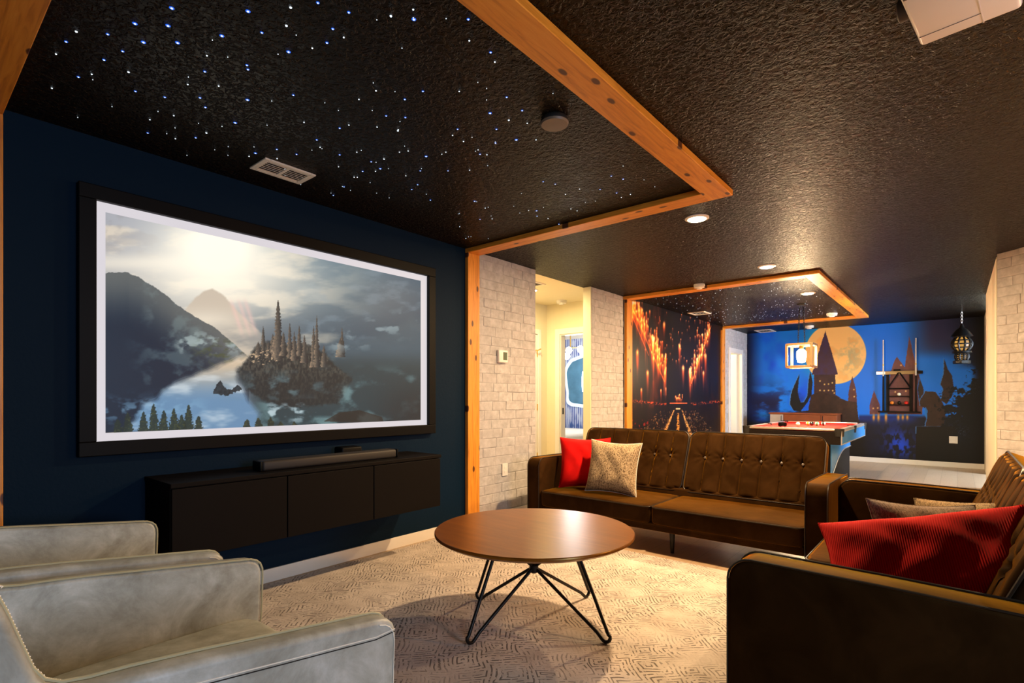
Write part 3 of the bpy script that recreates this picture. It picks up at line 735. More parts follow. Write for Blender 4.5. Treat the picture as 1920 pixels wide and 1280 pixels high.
while len(pts) < 215-len(stars):
    if rs.random() < .55: q = rs.choice(stars)[0]; x = q[0]+rs.gauss(0, .16); y = q[1]+rs.gauss(0, .16)
    else: x = rs.uniform(-3.25, -1.3); y = rs.uniform(.45, 3.25)
    if -3.28 < x < -1.27 and .42 < y < 3.28: pts.append(((x, y), rs.choice('ssm'), rs.random() < .25))
def put_star(xy, k, blue, par):
    o = bpy.data.objects.new('star_light', sm_[k]); COL.objects.link(o); o.parent = par; o.location = (xy[0], xy[1], CEIL)
    return blue
hal = MB()
for xy, k, blue in stars+pts:
    if put_star(xy, k, blue, ceil) and k in 'lm':
        hal.lathe([(.0082 if k == 'l' else .0058, 0), (.0078 if k == 'l' else .0054, -.0012)], 10, (xy[0], xy[1], CEIL))
tag(build('star_halo', hal, M['starblue'], ceil), kind='stuff')  # blue glow around the brighter stars, modelled as flat glowing discs
fs = MB()
for i in range(270):
    cx_, cy_ = rs.choice([(-2.6, 7.0), (-1.9, 8.3), (-2.4, 9.0), (-1.6, 7.0), (-2.9, 8.6), (-1.7, 9.3)]) if rs.random() < .5 else (rs.uniform(-3.2, -1.3), rs.uniform(6.4, 9.9))
    x = cx_+rs.gauss(0, .25); y = cy_+rs.gauss(0, .35)
    if not (-3.28 < x < -1.26 and 6.38 < y < 9.98): continue
    r = rs.choice([.0022, .0028, .0034, .005]); fs.lathe([(r, 0), (r*.8, -.002)], 6, (x, y, CEIL))
tag(build('distant_star_lights', fs, M['star'], ceil), kind='stuff')

# ================================================================ CEILING FIXTURES
def downlight(x, y, on, label, r=.085, glowm='downglow'):
    t = empty('downlight', (x, y, CEIL), label=label, cat='light', group=None)
    build('trim_ring', MB().lathe([(r, 0), (r, -.006), (r*.78, -.012), (r*.76, -.004), (r*.3, -.002)], 28), M['plastic'], t, True)
    build('lens', MB().lathe([(r*.74, -.004), (r*.7, -.015), (.01, -.016)], 24), M[glowm] if on else M['plastic'], t, True)
    return t
downlight(-1.46, 3.84, True, 'lit recessed downlight nearest the beam corner')
downlight(-1.46, 5.70, True, 'lit recessed downlight just in front of the far ceiling frame')
downlight(*atz(1515, 549, CEIL), True, 'lit recessed downlight inside the far ceiling frame above the pendant')
downlight(1.15, 4.1, True, 'lit recessed downlight right of the right-hand sofa, outside the picture')
downlight(-3.97, 5.11, True, 'lit downlight in the cream hall ceiling', .07, 'hallglow')
t = empty('ceiling_speaker', (-1.453, 2.039, CEIL), label='dark round ceiling disc among the star lights', cat='ceiling speaker')
build('housing', MB().lathe([(.06, 0), (.066, -.012), (.066, -.022)], 30), M['dkvoid'], t, True)
build('cover', MB().lathe([(.066, -.022), (.062, -.032), (.01, -.034)], 30), plain('dim_bronze_cover', (.16, .12, .085), .5), t, True)
def smoke(x, y, label, r=.062):
    t = empty('smoke_detector', (x, y, CEIL), label=label, cat='smoke detector')
    build('base', MB().lathe([(r, 0), (r*1.02, -.018), (r*.98, -.022)], 24), M['plastic'], t, True)
    build('cap', MB().lathe([(r*.94, -.022), (r*.95, -.038), (r*.5, -.046), (r*.46, -.056), (.01, -.058)], 24), M['plastic'], t, True)
smoke(*atz(1311, 533, CEIL), 'white smoke detector in front of the far ceiling frame')
smoke(-1.50, 9.55, 'white smoke detector inside the far right corner of the frame', .075)
smoke(-2.08, 10.95, 'white smoke detector between the far frame and the moonlit mural', .075)
smoke(-4.11, 5.93, 'white smoke detector on the hall ceiling', .07)
def vent(x, y, w, l, label, slats=6, two=True, slatted=True):
    t = empty('ceiling_vent', (x, y, CEIL), label=label, cat='vent')
    e = .03
    mb = MB().box(-w/2, w/2, -l/2, -l/2+e, -.010, 0, .003).box(-w/2, w/2, l/2-e, l/2, -.010, 0, .003).box(-w/2, -w/2+e, -l/2+e, l/2-e, -.010, 0, .003).box(w/2-e, w/2, -l/2+e, l/2-e, -.010, 0, .003)
    if two: mb.box(-w/2+e, w/2-e, -.008, .008, -.009, 0)
    build('frame', mb, M['vent'], t)
    build('duct', MB().box(-w/2+e*.8, w/2-e*.8, -l/2+e*.8, l/2-e*.8, -.0015, -.0005), M['dkvoid'] if slatted else M['vent'], t)
    n = slats
    for i in range(n):
        xx = -w/2+e+(w-2*e)*(i+.5)/n
        for a, b in (((-l/2+e, -.008), (.008, l/2-e)) if two else ((-l/2+e, l/2-e),)):
            build('slat', MB().box(xx-.0075, xx+.0075, a, b, -.0075, -.0055, rot=(0, math.radians(24), 0)), M['vent'], t)
vent(-2.993, 1.497, .195, .30, 'white slotted air vent among the star lights above the screen')
vent(-3.07, 8.18, .26, .30, 'square white air vent inside the far ceiling frame', 5, False)
vent(-2.90, 11.2, .30, .42, 'white air vent between the far frame and the moonlit mural', 5, False)
vent(-3.75, 4.78, .2, .35, 'pale air vent on the hall ceiling', 5, False)
# projector
t = empty('projector', (.005, 2.06, CEIL), -.12, label='white ceiling-mounted projector at the top right', cat='projector')
build('body', MB().box(-.125, .125, -.22, .20, -.125, -.035, .012, 3), M['plastic'], t, True)
build('ceiling_mount', MB().box(-.05, .05, -.06, .06, -.035, 0, .003), M['plastic'], t)
for i in range(6): build('vent_slot', MB().box(-.118, -.02, -.10-.016*i, -.106-.016*i, -.1262, -.12), M['grille'], t)
build('panel_seam', MB().box(.035, .0375, -.215, .195, -.1262, -.12), M['vent'], t)
build('panel_seam', MB().box(-.118, .035, .135, .1365, -.1262, -.12), M['grille'], t)
lz = MB().lathe([(.032, 0), (.034, .03), (.028, .034), (.022, .022)], 24); lz.xf(Matrix.Translation((-.12, .02, -.08)) @ Matrix.Rotation(-PI/2, 4, 'Y'))
build('lens', lz, M['grille'], t, True)

# ================================================================ SCREEN, CONSOLE
t = empty('projection_screen', (LW, 1.77, 1.57), label='huge framed screen showing a misty valley picture with a white border', cat='screen')
y0, y1, z0, z1 = .615-1.77, 2.928-1.77, .872-1.57, 2.225-1.57
fm = MB(); e = .072; d0, d1 = .0, .05
fm.box(d0, d1, y0, y1, z0, z0+e, .004).box(d0, d1, y0, y1, z1-e, z1, .004).box(d0, d1, y0, y0+e, z0+e, z1-e, .004).box(d0, d1, y1-e, y1, z0+e, z1-e, .004)
build('frame', fm, M['blackframe'], t)
build('border', MB().box(.0, .020, y0+e*.8, y1-e*.8, z0+e*.8, z1-e*.8), M['screenw'], t)
t_pic = panel('picture', (LW+.0215, .728, .985), (0, 2.062, 0), (0, 0, 1.12), 640, 400, art_valley, m_attr('screen_picture', 1.12, .4))
for v_ in (t_pic,): v_.parent = t; v_.matrix_parent_inverse = Matrix.Translation((-LW, -1.77, -1.57))
# true up the picture's corners: it tapers a little on the screen
t = empty('media_console', (-3.128, 1.785, .36), label='long black wall-hung media console under the screen', cat='console')
cy0, cy1 = .905-1.785, 2.663-1.785
build('carcass', MB().box(-.2, .175, cy0, cy1, 0, .36, .003).box(-.2, .20, cy0-.004, cy1+.004, .36, .383, .003), M['console'], t)
dw = (cy1-cy0)/3
for i in range(3): build('door', MB().box(.177, .196, cy0+dw*i+.003, cy0+dw*(i+1)-.003, .004, .355, .0025), M['console'], t)
t = empty('soundbar', (-3.07, 1.86, .743), label='long black soundbar lying on the media console', cat='speaker')
build('body', MB().box(-.05, .05, -.47, .47, 0, .06, .015, 3), plain('soundbar_cloth', (.018, .014, .012), .6), t, True)
for s_ in (-1, 1): build('end_cap', MB().box(-.051, .051, s_*.47, s_*.485, .001, .059, .007), M['blackframe'], t, True)
t = empty('set_top_box', (-3.22, 2.07, .743), label='small dark box behind the soundbar on the console', cat='media box')
build('body', MB().box(-.05, .05, -.08, .08, 0, .085, .012, 3), M['blackframe'], t, True)

# wall fittings
t = empty('thermostat', (LW+.008, 3.79, 1.555), label='white thermostat with grey display on the brick wall', cat='thermostat')
build('body', MB().box(0, .03, -.065, .065, -.06, .06, .008, 3), M['plastic'], t, True)
build('display', MB().box(.0305, .032, -.005, .05, -.035, .04), M['lcd'], t)
def plate(x, y, z, wy, label, cat, facing='x', slots=True):
    t = empty('wall_outlet' if slots else 'wall_plate', (x, y, z), 0 if facing == 'x' else -PI/2, label=label, cat=cat)
    build('plate', MB().box(0, .007, -wy/2, wy/2, -.06, .06, .003), M['plastic'], t)
    for zz in (-.02, .022): build('socket', MB().box(.007, .009, -.016, .016, zz-.013, zz+.013, .002), M['trimw'], t)
plate(LW+.008, 3.84, .475, .08, 'white power outlet low on the thermostat wall', 'outlet')
plate(-.05, 11.49, .46, .11, 'white power outlet on the dark lower part of the moonlit mural', 'outlet', 'y')

# ================================================================ HALL AND ROOMS BEYOND
hx, hy = -4.50, 6.13
struct('wall_hall', MB().box(hx-.1, hx, 4.2, 4.95, 0, CEIL).box(hx-.1, hx, 5.90, hy+.1, 0, CEIL).box(hx-.1, hx, 4.95, 5.90, 2.05, CEIL), M['cream'], 'cream hall wall with the hinged door', 'wall')
struct('wall_hall', MB().box(hx, -4.27, hy, hy+.1, 0, CEIL).box(-3.5, -3.33, hy, hy+.1, 0, CEIL).box(-4.27, -3.5, hy, hy+.1, 2.05, CEIL), M['cream'], 'cream hall end wall around the bedroom doorway', 'wall')
struct('wall_hall', MB().box(hx, -3.43, 4.23, 4.33, 0, CEIL), M['cream'], 'cream hall wall behind the thermostat wall', 'wall')
struct('trim_11', MB().box(-3.432, LW+.001, 5.405, 5.42, 0, CEIL), M['cream'], 'cream painted edge of the hall opening', 'trim')
cs = MB().box(-4.35, -4.27, hy-.018, hy, 0, 2.13, .004).box(-3.5, -3.43, hy-.018, hy, 0, 2.13, .004).box(-4.27, -3.5, hy-.018, hy, 2.05, 2.13, .004).box(-4.27, -4.255, hy, hy+.1, 0, 2.05).box(-3.515, -3.5, hy, hy+.1, 0, 2.05).box(-4.255, -3.515, hy, hy+.1, 2.035, 2.05)
d2 = struct('door_2', cs, M['trimw'], 'white casing of the bedroom doorway', 'door')
build('strike_plate', MB().box(-4.255, -4.252, hy+.03, hy+.06, .93, 1.02), M['dkvoid'], d2)
cs = MB().box(hx, hx+.018, 5.90, 5.97, 0, 2.12, .004).box(hx, hx+.018, 4.88, 4.95, 0, 2.12, .004).box(hx, hx+.018, 4.95, 5.90, 2.05, 2.12, .004)
d1_ = struct('door_1', cs, M['trimw'], 'white hall door with brass hinges', 'door')
build('door_leaf', MB().box(hx-.035, hx+.004, 4.955, 5.895, .01, 2.045, .003), M['trimw'], d1_)
for z_ in (.35, 1.03, 1.78): build('hinge', MB().box(hx+.002, hx+.012, 5.885, 5.905, z_-.045, z_+.045, .003), M['brass'], d1_)
build('door_latch', MB().tube([(hx+.005, 5.84, 1.82), (hx+.06, 5.84, 1.82), (hx+.06, 5.90, 1.84)], .008), M['brass'], d1_)
# bedroom
struct('wall_bedroom', MB().box(-8, -3.43, 9.02, 9.1, 0, CEIL).box(-8.1, -8, 6.2, 9.1, 0, CEIL).box(-8, hx, 6.2, 6.3, 0, CEIL).box(-3.44, -3.43, 6.24, 9.1, 0, CEIL), M['trimw'], 'white bedroom walls beyond the hall', 'wall')
o = panel('striped_wallpaper', (-7.5, 9.015, .3), (3.9, 0, 0), (0, 0, 2.05), 380, 200, art_blue, m_attr('blue_stripe_print', 0, .6)); tag(o, 'blue and white striped wallpaper on the bedroom wall', 'wallpaper')
t = empty('backlit_mirror', (-5.6, 9.0, 1.48), label='wavy blue mirror with a glowing white rim in the bedroom', cat='mirror')
def wavy(sx, sz, n=60): return [(sx*(abs(math.cos(a))**.6)*math.copysign(1, math.cos(a))*(1+.05*math.sin(7*a)), sz*(abs(math.sin(a))**.6)*math.copysign(1, math.sin(a))*(1+.05*math.sin(5*a+1))) for a in [2*PI*k/n for k in range(n)]]
build('rim', MB().prism(wavy(.54, .54), -.02, 0, 'y'), M['mirrorglow'], t)
build('glass', MB().prism(wavy(.47, .47), -.03, -.02, 'y'), plain('blue_mirror', (.10, .26, .42), .25, var=.5, scale=5), t)
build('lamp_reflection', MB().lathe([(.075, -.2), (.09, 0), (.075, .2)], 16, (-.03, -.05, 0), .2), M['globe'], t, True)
t = empty('globe_chandelier', (-5.35, 8.0, CEIL), label='brass chandelier with glowing glass globes in the bedroom', cat='chandelier')
build('stem', MB().tube([(0, 0, 0), (0, 0, -.42)], .012), M['brass'], t)
gl = [(-.23, 0, -.48), (-.12, .06, -.56), (.02, -.08, -.47), (.27, 0, -.52), (.13, .12, -.44)]
for g in gl:
    build('arm', MB().tube([(0, 0, -.42), (g[0]*.6, g[1]*.6, -.42), (g[0], g[1], g[2]+.05)], .008), M['brass'], t)
    build('globe', MB().lathe([(.01, -.065), (.045, -.048), (.065, 0), (.045, .048), (.01, .065)], 16, g), M['globe'], t, True)
t = empty('bed', (-5.7, 7.9, 0), label='white made bed seen through the bedroom doorway', cat='bed')
build('mattress', MB().box(-.9, .9, -.95, .95, .2, .56, .08, 4), M['bedding'], t, True)
build('frame', MB().box(-.92, .92, -.97, .97, .08, .2, .01), M['wood'], t)
for sx in (-1, 1):
    for sy in (-1, 1): build('leg', MB().box(sx*.85-.03, sx*.85+.03, sy*.9-.03, sy*.9+.03, 0, .08), M['wood'], t)
# far doorway with an open white door
cs = MB().box(LW, LW+.02, 10.34, 10.43, 0, 2.12, .004).box(LW, LW+.02, 11.11, 11.2, 0, 2.12, .004).box(LW, LW+.02, 10.43, 11.11, 2.04, 2.12, .004).box(LW-.1, LW, 10.41, 10.43, 0, 2.05).box(LW-.1, LW, 11.11, 11.13, 0, 2.05).box(LW-.1, LW, 10.43, 11.11, 2.03, 2.05)
d3 = struct('door_3', cs, M['trimw'], 'white cased doorway beside the moonlit mural with its door open', 'door')
dl_ = MB().box(-.66, 0, -.02, .02, .01, 2.03, .003); dl_.xf(Matrix.Translation((LW-.08, 11.09, 0)) @ Matrix.Rotation(math.radians(20), 4, 'Z'))
build('door_leaf', dl_, M['trimw'], d3)
hd = MB().lathe([(.012, 0), (.012, .03), (.028, .04), (.028, .06), (.012, .066)], 14); hd.xf(Matrix.Translation((LW-.62, 10.87, 1.0)) @ Matrix.Rotation(PI/2, 4, 'X'))
build('door_knob', hd, M['black'], d3, True)
struct('wall_hall', MB().box(-5.6, -5.5, 9.2, 12, 0, CEIL).box(-5.5, -3.43, 9.2, 9.3, 0, CEIL).box(-5.5, -3.43, 11.9, 12, 0, CEIL), M['cream'], 'cream walls of the small room behind the far doorway', 'wall')
t = empty('floor_cabinet', (-3.75, 10.75, 0), label='dark narrow cabinet standing inside the far doorway', cat='cabinet')
build('body', MB().box(-.1, .1, -.12, .12, 0, .95, .01), M['blackframe'], t); build('door', MB().box(.1, .112, -.11, .11, .03, .93, .003), M['console'], t)

# ================================================================ RUG
o = build('area_rug', MB().box(-3.27, -.60, .2, 3.62, 0.0, .011, .004, 1), M['rug']); tag(o, 'large beige rug with a dark broken-line pattern under the coffee table', 'rug')

# ================================================================ COFFEE TABLE
t = empty('coffee_table', (-1.685, 2.18, .011), label='round walnut coffee table on bent black rod legs', cat='table')
R_ = .512
build('tabletop', MB().lathe([(R_-.11, .430), (R_-.022, .444), (R_, .458), (R_, .469), (R_-.003, .472), (.01, .472)], 96), M['top'], t, True)
ft = [(-.056, -.437), (.449, .003), (-.42, .005), (.053, .456)]
for fx, fy in ft:
    r = math.hypot(fx, fy); ux, uy = fx/r, fy/r; pxn, pyn = -uy, ux
    P = lambda rr, z, s_=0: (ux*rr+pxn*s_, uy*rr+pyn*s_, z)
    pts_ = [P(.25, .436), P(r-.012, .045)]
    for k in range(7):
        a = math.radians(-10+k*130/6); pts_.append(P(r-.028+.026*math.cos(-a), .0345-.026*math.sin(a)))
    pts_ += [P(r-.075, .042), P(.03, .256), P(-.015, .284), P(-.20, .434)]
    build('leg', MB().tube(pts_, .0085, 10), M['black'], t, True)
build('hub', MB().lathe([(.012, .242), (.024, .250), (.024, .284), (.012, .292)], 16), M['black'], t, True)

# ================================================================ SOFAS
def arm_profile(d, h0, h1, r=.075, rr=.03):
    pts_ = [(0, h0), (0, h1-r)]
    pts_ += [(r-r*math.cos(math.radians(a)), h1-r+r*math.sin(math.radians(a))) for a in (15, 30, 45, 60, 75)]
    pts_ += [(r, h1), (d*.55, h1-.004), (d-rr, h1-.012), (d, h1-.012-rr), (d, h0)]
    return pts_
def make_sofa(label):
    t = empty('button_tufted_sofa', (0, 0, 0), label=label, cat='sofa')
    Wd, aw, D = 2.36, .135, .78
    fr = MB().box(-Wd/2+aw, Wd/2-aw, .02, D, .155, .215, .01).box(-Wd/2+aw, Wd/2-aw, .60, D, .2, .40, .02)
    build('seat_frame', fr, M['velvet'], t, True)
    prof = arm_profile(D, .155, .622)
    for s_ in (-1, 1):
        x0 = s_*(Wd/2-aw); x1 = s_*Wd/2
        a_ = build('armrest', MB().prism(prof, min(x0, x1), max(x0, x1), 'x', .012, 3), M['velvet'], t, True)
        for xx in (x0-s_*-.006, x1-s_*.006):
            build('piping', MB().tube([(xx, y, z) for y, z in [(p[0]+(-.002 if p[0] < .3 else .002), p[1]+.003) for p in prof]], .0038, 6), M['pipe'], a_, True)
    sw = (Wd-2*aw)/2
    for s_ in (-1, 1):
        mb = MB(); slab(mb, sw-.006, .60, .135, .05, .022, 16, 10, None, .012)
        mb.xf(Matrix.Translation((s_*sw/2, .297, .275)) @ Matrix.Rotation(-PI/2, 4, 'X') @ Matrix.Diagonal((1, 1, 1, 1)))
        so = build('seat_cushion', mb, M['velvet'], t, True)
        pts_ = [(s_*sw/2+x, .297+y, .334) for x, y in rr_outline(sw-.008, .598, .05)]
        build('piping', MB().tube(pts_, .0042, 6, True), M['pipe'], so, True)
        # back cushion with channels and a row of buttons
        bw, bh, bt = sw-.008, .54, .13; seams = [-bw/2+bw*k/7 for k in range(1, 7)]; zb = .045
        def bump(x, z):
            d = min(abs(x-q) for q in seams); y = -.010*(1-math.exp(-(d/.03)**2))*1.0+.017*math.exp(-(d/.0065)**2)
            for q in seams:
                rr_ = math.hypot(x-q, (z-zb)*1.0)
                if rr_ < .15: y += .028*math.exp(-(rr_/.030)**2)+.007*math.exp(-(rr_/.07)**2)*math.sin(8*math.atan2(z-zb, x-q))
            y += .003*math.sin(x*31+z*9)*math.sin(z*23+x*5)
            return -y
        mb = MB(); slab(mb, bw, bh, bt, .065, .03, 112, 44, bump, .0)
        TB = Matrix.Translation((s_*sw/2, .762, .598)) @ Matrix.Rotation(math.radians(-23), 4, 'X')
        mb.xf(TB)
        bo = build('back_cushion', mb, M['velvet'], t, True)
        pb = MB().tube([(x, -bt/2+.006, z) for x, z in rr_outline(bw-.006, bh-.004, .065)], .005, 6, True); pb.xf(TB)
        build('piping', pb, M['pipe'], bo, True)
        for q in seams:
            b_ = MB().lathe([(.003, .004), (.010, .002), (.010, -.002)], 10); b_.xf(TB @ Matrix.Translation((q, -bt/2+.018, zb)) @ Matrix.Rotation(PI/2, 4, 'X'))
            build('button', b_, M['button'], bo, True)
    bb = MB(); slab(bb, Wd-2*aw-.04, .40, .04, .05, .01, 6, 4); bb.xf(Matrix.Translation((0, .82, .48)) @ Matrix.Rotation(math.radians(-23), 4, 'X'))
    build('back_frame', bb, M['velvet'], t, True)
    for lx, ly in ((-1.08, .07), (1.08, .07), (-1.08, .70), (1.08, .70), (.15, .07)):
        build('leg', MB().lathe([(.013, 0), (.022, .155)], 12, (lx, ly, 0)), M['black'], t, True)
    return t
s1 = make_sofa('brown velvet button-tufted sofa at the back, facing the coffee table')
s1.location = (-1.785, 3.74, 0)
s2_ = copy_tree(s1); s2_['label'] = 'brown velvet button-tufted sofa at the right, its near arm filling the lower right corner'
s2_.rotation_euler = (0, 0, -PI/2); s2_.location = (-.598, 3.03, 0)

# floor lamp right of the right-hand sofa (its orange light reaches the projector and the ceiling)
t = empty('floor_lamp', (1.45, 3.75, 0), label='tall floor lamp with an orange bulb behind the right-hand sofa, outside the picture', cat='lamp')
build('base', MB().lathe([(.13, 0), (.13, .015), (.03, .03)], 24), M['black'], t, True)
build('pole', MB().tube([(0, 0, .02), (0, 0, 1.60)], .011, 10), M['black'], t, True)
build('bulb', MB().lathe([(.015, 1.60), (.03, 1.63), (.045, 1.69), (.03, 1.74), (.008, 1.76)], 16), glow('orange_bulb', (1.0, .45, .12), 8.0), t, True)

# cushions
def throw(name, w, h, th, mat, loc, rot, label, seed, pipe=None, group=None):
    t = bpy.data.objects.new(name, None); COL.objects.link(t); t.location = loc; t.rotation_euler = rot
    tag(t, label, 'cushion')
    mb = MB(); pillow(mb, w, h, th, 30, seed); o = weld(build('cover', mb, mat, t, True))
    ed = [(x*(1-.10*(1-(z/(h/2))**2)), 0, z*(1-.10*(1-(x/(w/2))**2))) for x, z in rr_outline(w, h, .001, 1)]
    n = 14; pts_ = []
    for (xa, za), (xb, zb) in (((-1, -1), (1, -1)), ((1, -1), (1, 1)), ((1, 1), (-1, 1)), ((-1, 1), (-1, -1))):
        for k in range(n):
            u = xa+(xb-xa)*k/n; v = za+(zb-za)*k/n
            pts_.append((u*w/2*(1-.10*(1-v*v)), 0, v*h/2*(1-.10*(1-u*u))))
    build('edge_seam', MB().tube(pts_, .0042, 6, True), pipe or mat, t, True)
    return t
throw('throw_cushion', .46, .46, .17, M['red'], (-2.585, 4.10, .575), (math.radians(-16), 0, math.radians(30)), 'plain red cushion behind the beige tweed cushion on the back sofa', 1)
throw('throw_cushion', .455, .45, .20, M['beige'], (-2.235, 3.99, .572), (math.radians(-14), math.radians(2), math.radians(8)), 'beige tweed cushion on the back sofa, in front of the red one', 2, M['stitch'])
throw('throw_cushion', .63, .38, .17, M['redcord'], (-.09, 2.34, .59), (math.radians(-42), math.radians(-14), math.radians(2)), 'long red corduroy cushion on the right-hand sofa by its near arm', 3)
throw('throw_cushion', .42, .40, .13, M['grey'], (-.09, 2.82, .53), (math.radians(-24), math.radians(2), math.radians(30)), 'grey-brown woven cushion just behind the long red cushion', 4)
throw('throw_cushion', .44, .42, .13, M['goldp'], (.07, 3.05, .52), (math.radians(-24), math.radians(-7), math.radians(-8)), 'golden-brown woven cushion furthest back on the right-hand sofa', 5, M['beige'])

# ================================================================ ARMCHAIRS
def make_chair(label):
    t = empty('leather_armchair', (0, 0, 0), label=label, cat='armchair')
    # side panel profile (y, z): front at y=0
    top = [(-.001, .558), (-.008, .577), (-.021, .590), (-.040, .598), (-.065, .602), (-.3, .632), (-.45, .652), (-.56, .664), (-.62, .668), (-.655, .674), (-.678, .688), (-.693, .712), (-.705, .75), (-.725, .815), (-.745, .87), (-.775, .92), (-.83, .945), (-.90, .92), (-.93, .84)]
    side = [(-.05, .14), (-.004, .40)]+[(0, .535)]+top+[(-.90, .40), (-.82, .14)]
    for s_ in (-1, 1):
        a_ = build('side_panel', MB().prism(side, s_*.345 if s_ < 0 else .345-.0, s_*.345+s_*.06 if s_ > 0 else -.405, 'x', .014, 3), M['leather'], t, True)
        xo = s_*.4055
        seam = [(xo, y, z-.040) for y, z in [(-.008, .604)]+top[4:10]]+[(xo, -.70, .635), (xo, -.745, .70), (xo, -.775, .80)]
        build('stitching', MB().tube(seam, .0014, 5), M['stitch'], a_)
        build('seam_groove', MB().tube([(x+s_*.0, y, z-.0065) for x, y, z in seam], .0013, 5), M['dkvoid'], a_)
        ed = [(-.018, .16+.0), (-.014, .40), (-.014, .54), (-.035, .570), (-.065, .585)]
        ed = [(-.014, .40), (-.010, .535), (-.013, .556), (-.022, .572), (-.036, .582), (-.055, .588)]
        build('front_stitching', MB().tube([(xo, y, z) for y, z in ed], .0014, 5), M['stitch'], a_)
        build('edge_piping', MB().tube([(s_*.345+s_*.005, y+(.003 if y > -.05 else 0), z+.001) for y, z in [(-.03, .2), (-.004, .40), (0, .535)]+top], .0035, 6), M['leatherpipe'], a_, True)
        # short stitches on the back wing edge
        st = MB(); wing = top[9:16]
        for (ya, za), (yb, zb) in zip(wing[:-1], wing[1:]):
            n = max(1, int(math.hypot(yb-ya, zb-za)/.0062))
            for k in range(n):
                f_ = k/n; y, z = ya+(yb-ya)*f_, za+(zb-za)*f_
                st.tube([(s_*.351, y+.0035, z+.002), (s_*.344, y-.003, z-.002)], .0013, 4)
        st.tube([(s_*.348, y+.0015, z) for y, z in wing], .0024, 6)
        tag(build('whip_stitching', st, M['stitch'], a_), kind='stuff')
    seat = MB(); slab(seat, .685, .60, .17, .06, .04, 16, 12, None, .025); seat.xf(Matrix.Translation((0, -.33, .335)) @ Matrix.Rotation(-PI/2, 4, 'X'))
    build('seat_cushion', seat, M['leather'], t, True)
    back = MB(); slab(back, .685, .56, .15, .06, .04, 14, 12, None, .02); back.xf(Matrix.Translation((0, -.80, .62)) @ Matrix.Rotation(math.radians(14), 4, 'X'))
    build('backrest', back, M['leather'], t, True)
    build('base_frame', MB().box(-.34, .34, -.82, -.08, .14, .25, .01), M['leather'], t)
    for lx in (-.3, .3):
        for ly in (-.12, -.78): build('leg', MB().lathe([(.014, 0), (.02, .14)], 10, (lx, ly, 0)), M['black'], t, True)
    return t
a1 = make_chair('grey-green leather armchair nearest the camera, at the lower left')
a1.location = (-1.505, .85, 0.011); a1.rotation_euler = (0, 0, .0)
a2 = copy_tree(a1); a2['label'] = 'grey-green leather armchair further left, nearer the media console'
a2.location = (-2.43, .80, 0.011)

# ================================================================ POOL TABLE
t = empty('pool_table', (-1.60, 8.33, 0), label='pool table with red cloth and blue side panels', cat='pool table')
hw, hl = .555, 1.03
build('apron', MB().box(-hw, hw-.012, -hl, hl, .60, .752, .006), M['poolblack'], t)
build('side_panel', MB().box(hw-.012, hw, -hl+.004, hl-.004, .612, .75), M['poolblue'], t)
for z_ in (.600, .752): build('side_trim', MB().box(hw-.010, hw+.003, -hl, hl, z_, z_+.013), M['alu'], t)
build('corner_trim', MB().box(hw-.008, hw+.003, -hl-.003, -hl+.014, .60, .765), M['alu'], t)
build('corner_trim', MB().box(hw-.008, hw+.003, hl-.014, hl+.003, .60, .765), M['alu'], t)
rl = [(-hw, hw, -hl, -hl+.05), (-hw, hw, hl-.05, hl), (-hw, -hw+.05, -hl+.05, hl-.05), (hw-.05, hw, -hl+.05, hl-.05)]
for r_ in rl: build('rail', MB().box(*r_, .765, .79, .006), M['alu'], t)
for r_ in [(-hw+.09, hw-.09, -hl+.05, -hl+.085), (-hw+.09, hw-.09, hl-.085, hl-.05)]+[(s_*(hw-.085) if s_ > 0 else -hw+.05, s_*(hw-.05) if s_ > 0 else -hw+.085, a_, b_) for s_ in (-1, 1) for a_, b_ in ((-hl+.1, -.05), (.05, hl-.1))]:
    build('rail_cushion', MB().box(*r_, .758, .782, .006), M['felt'], t)
build('bed_cloth', MB().box(-hw+.05, hw-.05, -hl+.05, hl-.05, .755, .763), M['felt'], t)
for sx in (-1, 1):
    for yy in (-hl, 0, hl):
        px_ = sx*(hw-.035); py_ = yy-(.04 if yy > 0 else -.04 if yy < 0 else 0)
        build('pocket', MB().lathe([(.052, .70), (.058, .792), (.046, .794), (.044, .75), (.01, .72)], 16, (px_, py_, 0)), M['dkvoid'], t, True)
# pedestal with an arched side
xl, xh, yl, yh = -.38, .40, -.72, .80
build('pedestal', MB().box(xl, xh-.01, yl, yh, 0, .60), M['poolblack'], t)
arc = [(yl+(yh-yl)*k/24, .16+.30*math.sin(PI*.5*min(1, k/17))**.9) for k in range(25)]
build('pedestal_panel', MB().prism([(yl, .598)]+arc+[(yh, .598)], xh-.01, xh, 'x'), M['poolblue'], t)
build('arch_trim', MB().tube([(xh+.001, y, z) for y, z in arc], .008, 6), M['alu'], t)
tx, ty, tzb = -1.60, 8.33, .763
def ball(x, y, z, m, label, r=.0286, name='pool_ball'):
    o = build(name, MB().lathe([(r*math.sin(PI*k/12)+.0002, -r*math.cos(PI*k/12)) for k in range(13)], 20), m, None, True); o.location = (x, y, z+r); tag(o, label, 'ball'); return o
cols = dict(white=(.85, .80, .68), yellow=(.8, .5, .05), green=(.03, .2, .07), black=(.01, .01, .01), red=(.6, .03, .02), blue=(.03, .06, .4), orange=(.8, .25, .03))
BM = {k: plain('ball_'+k, v, .12, var=0.0) for k, v in cols.items()}
def striped(key):
    n = NT('ball_striped_'+key); tc = n.node('ShaderNodeTexCoord'); sp = n.node('ShaderNodeSeparateXYZ'); n.link(tc.outputs['Object'], sp.inputs[0])
    k = n.math('LESS_THAN', n.math('ABSOLUTE', sp.outputs['X']), .013); n.set(Base_Color=n.mix(k, cols['white'], cols[key]), Roughness=.12); return n.m
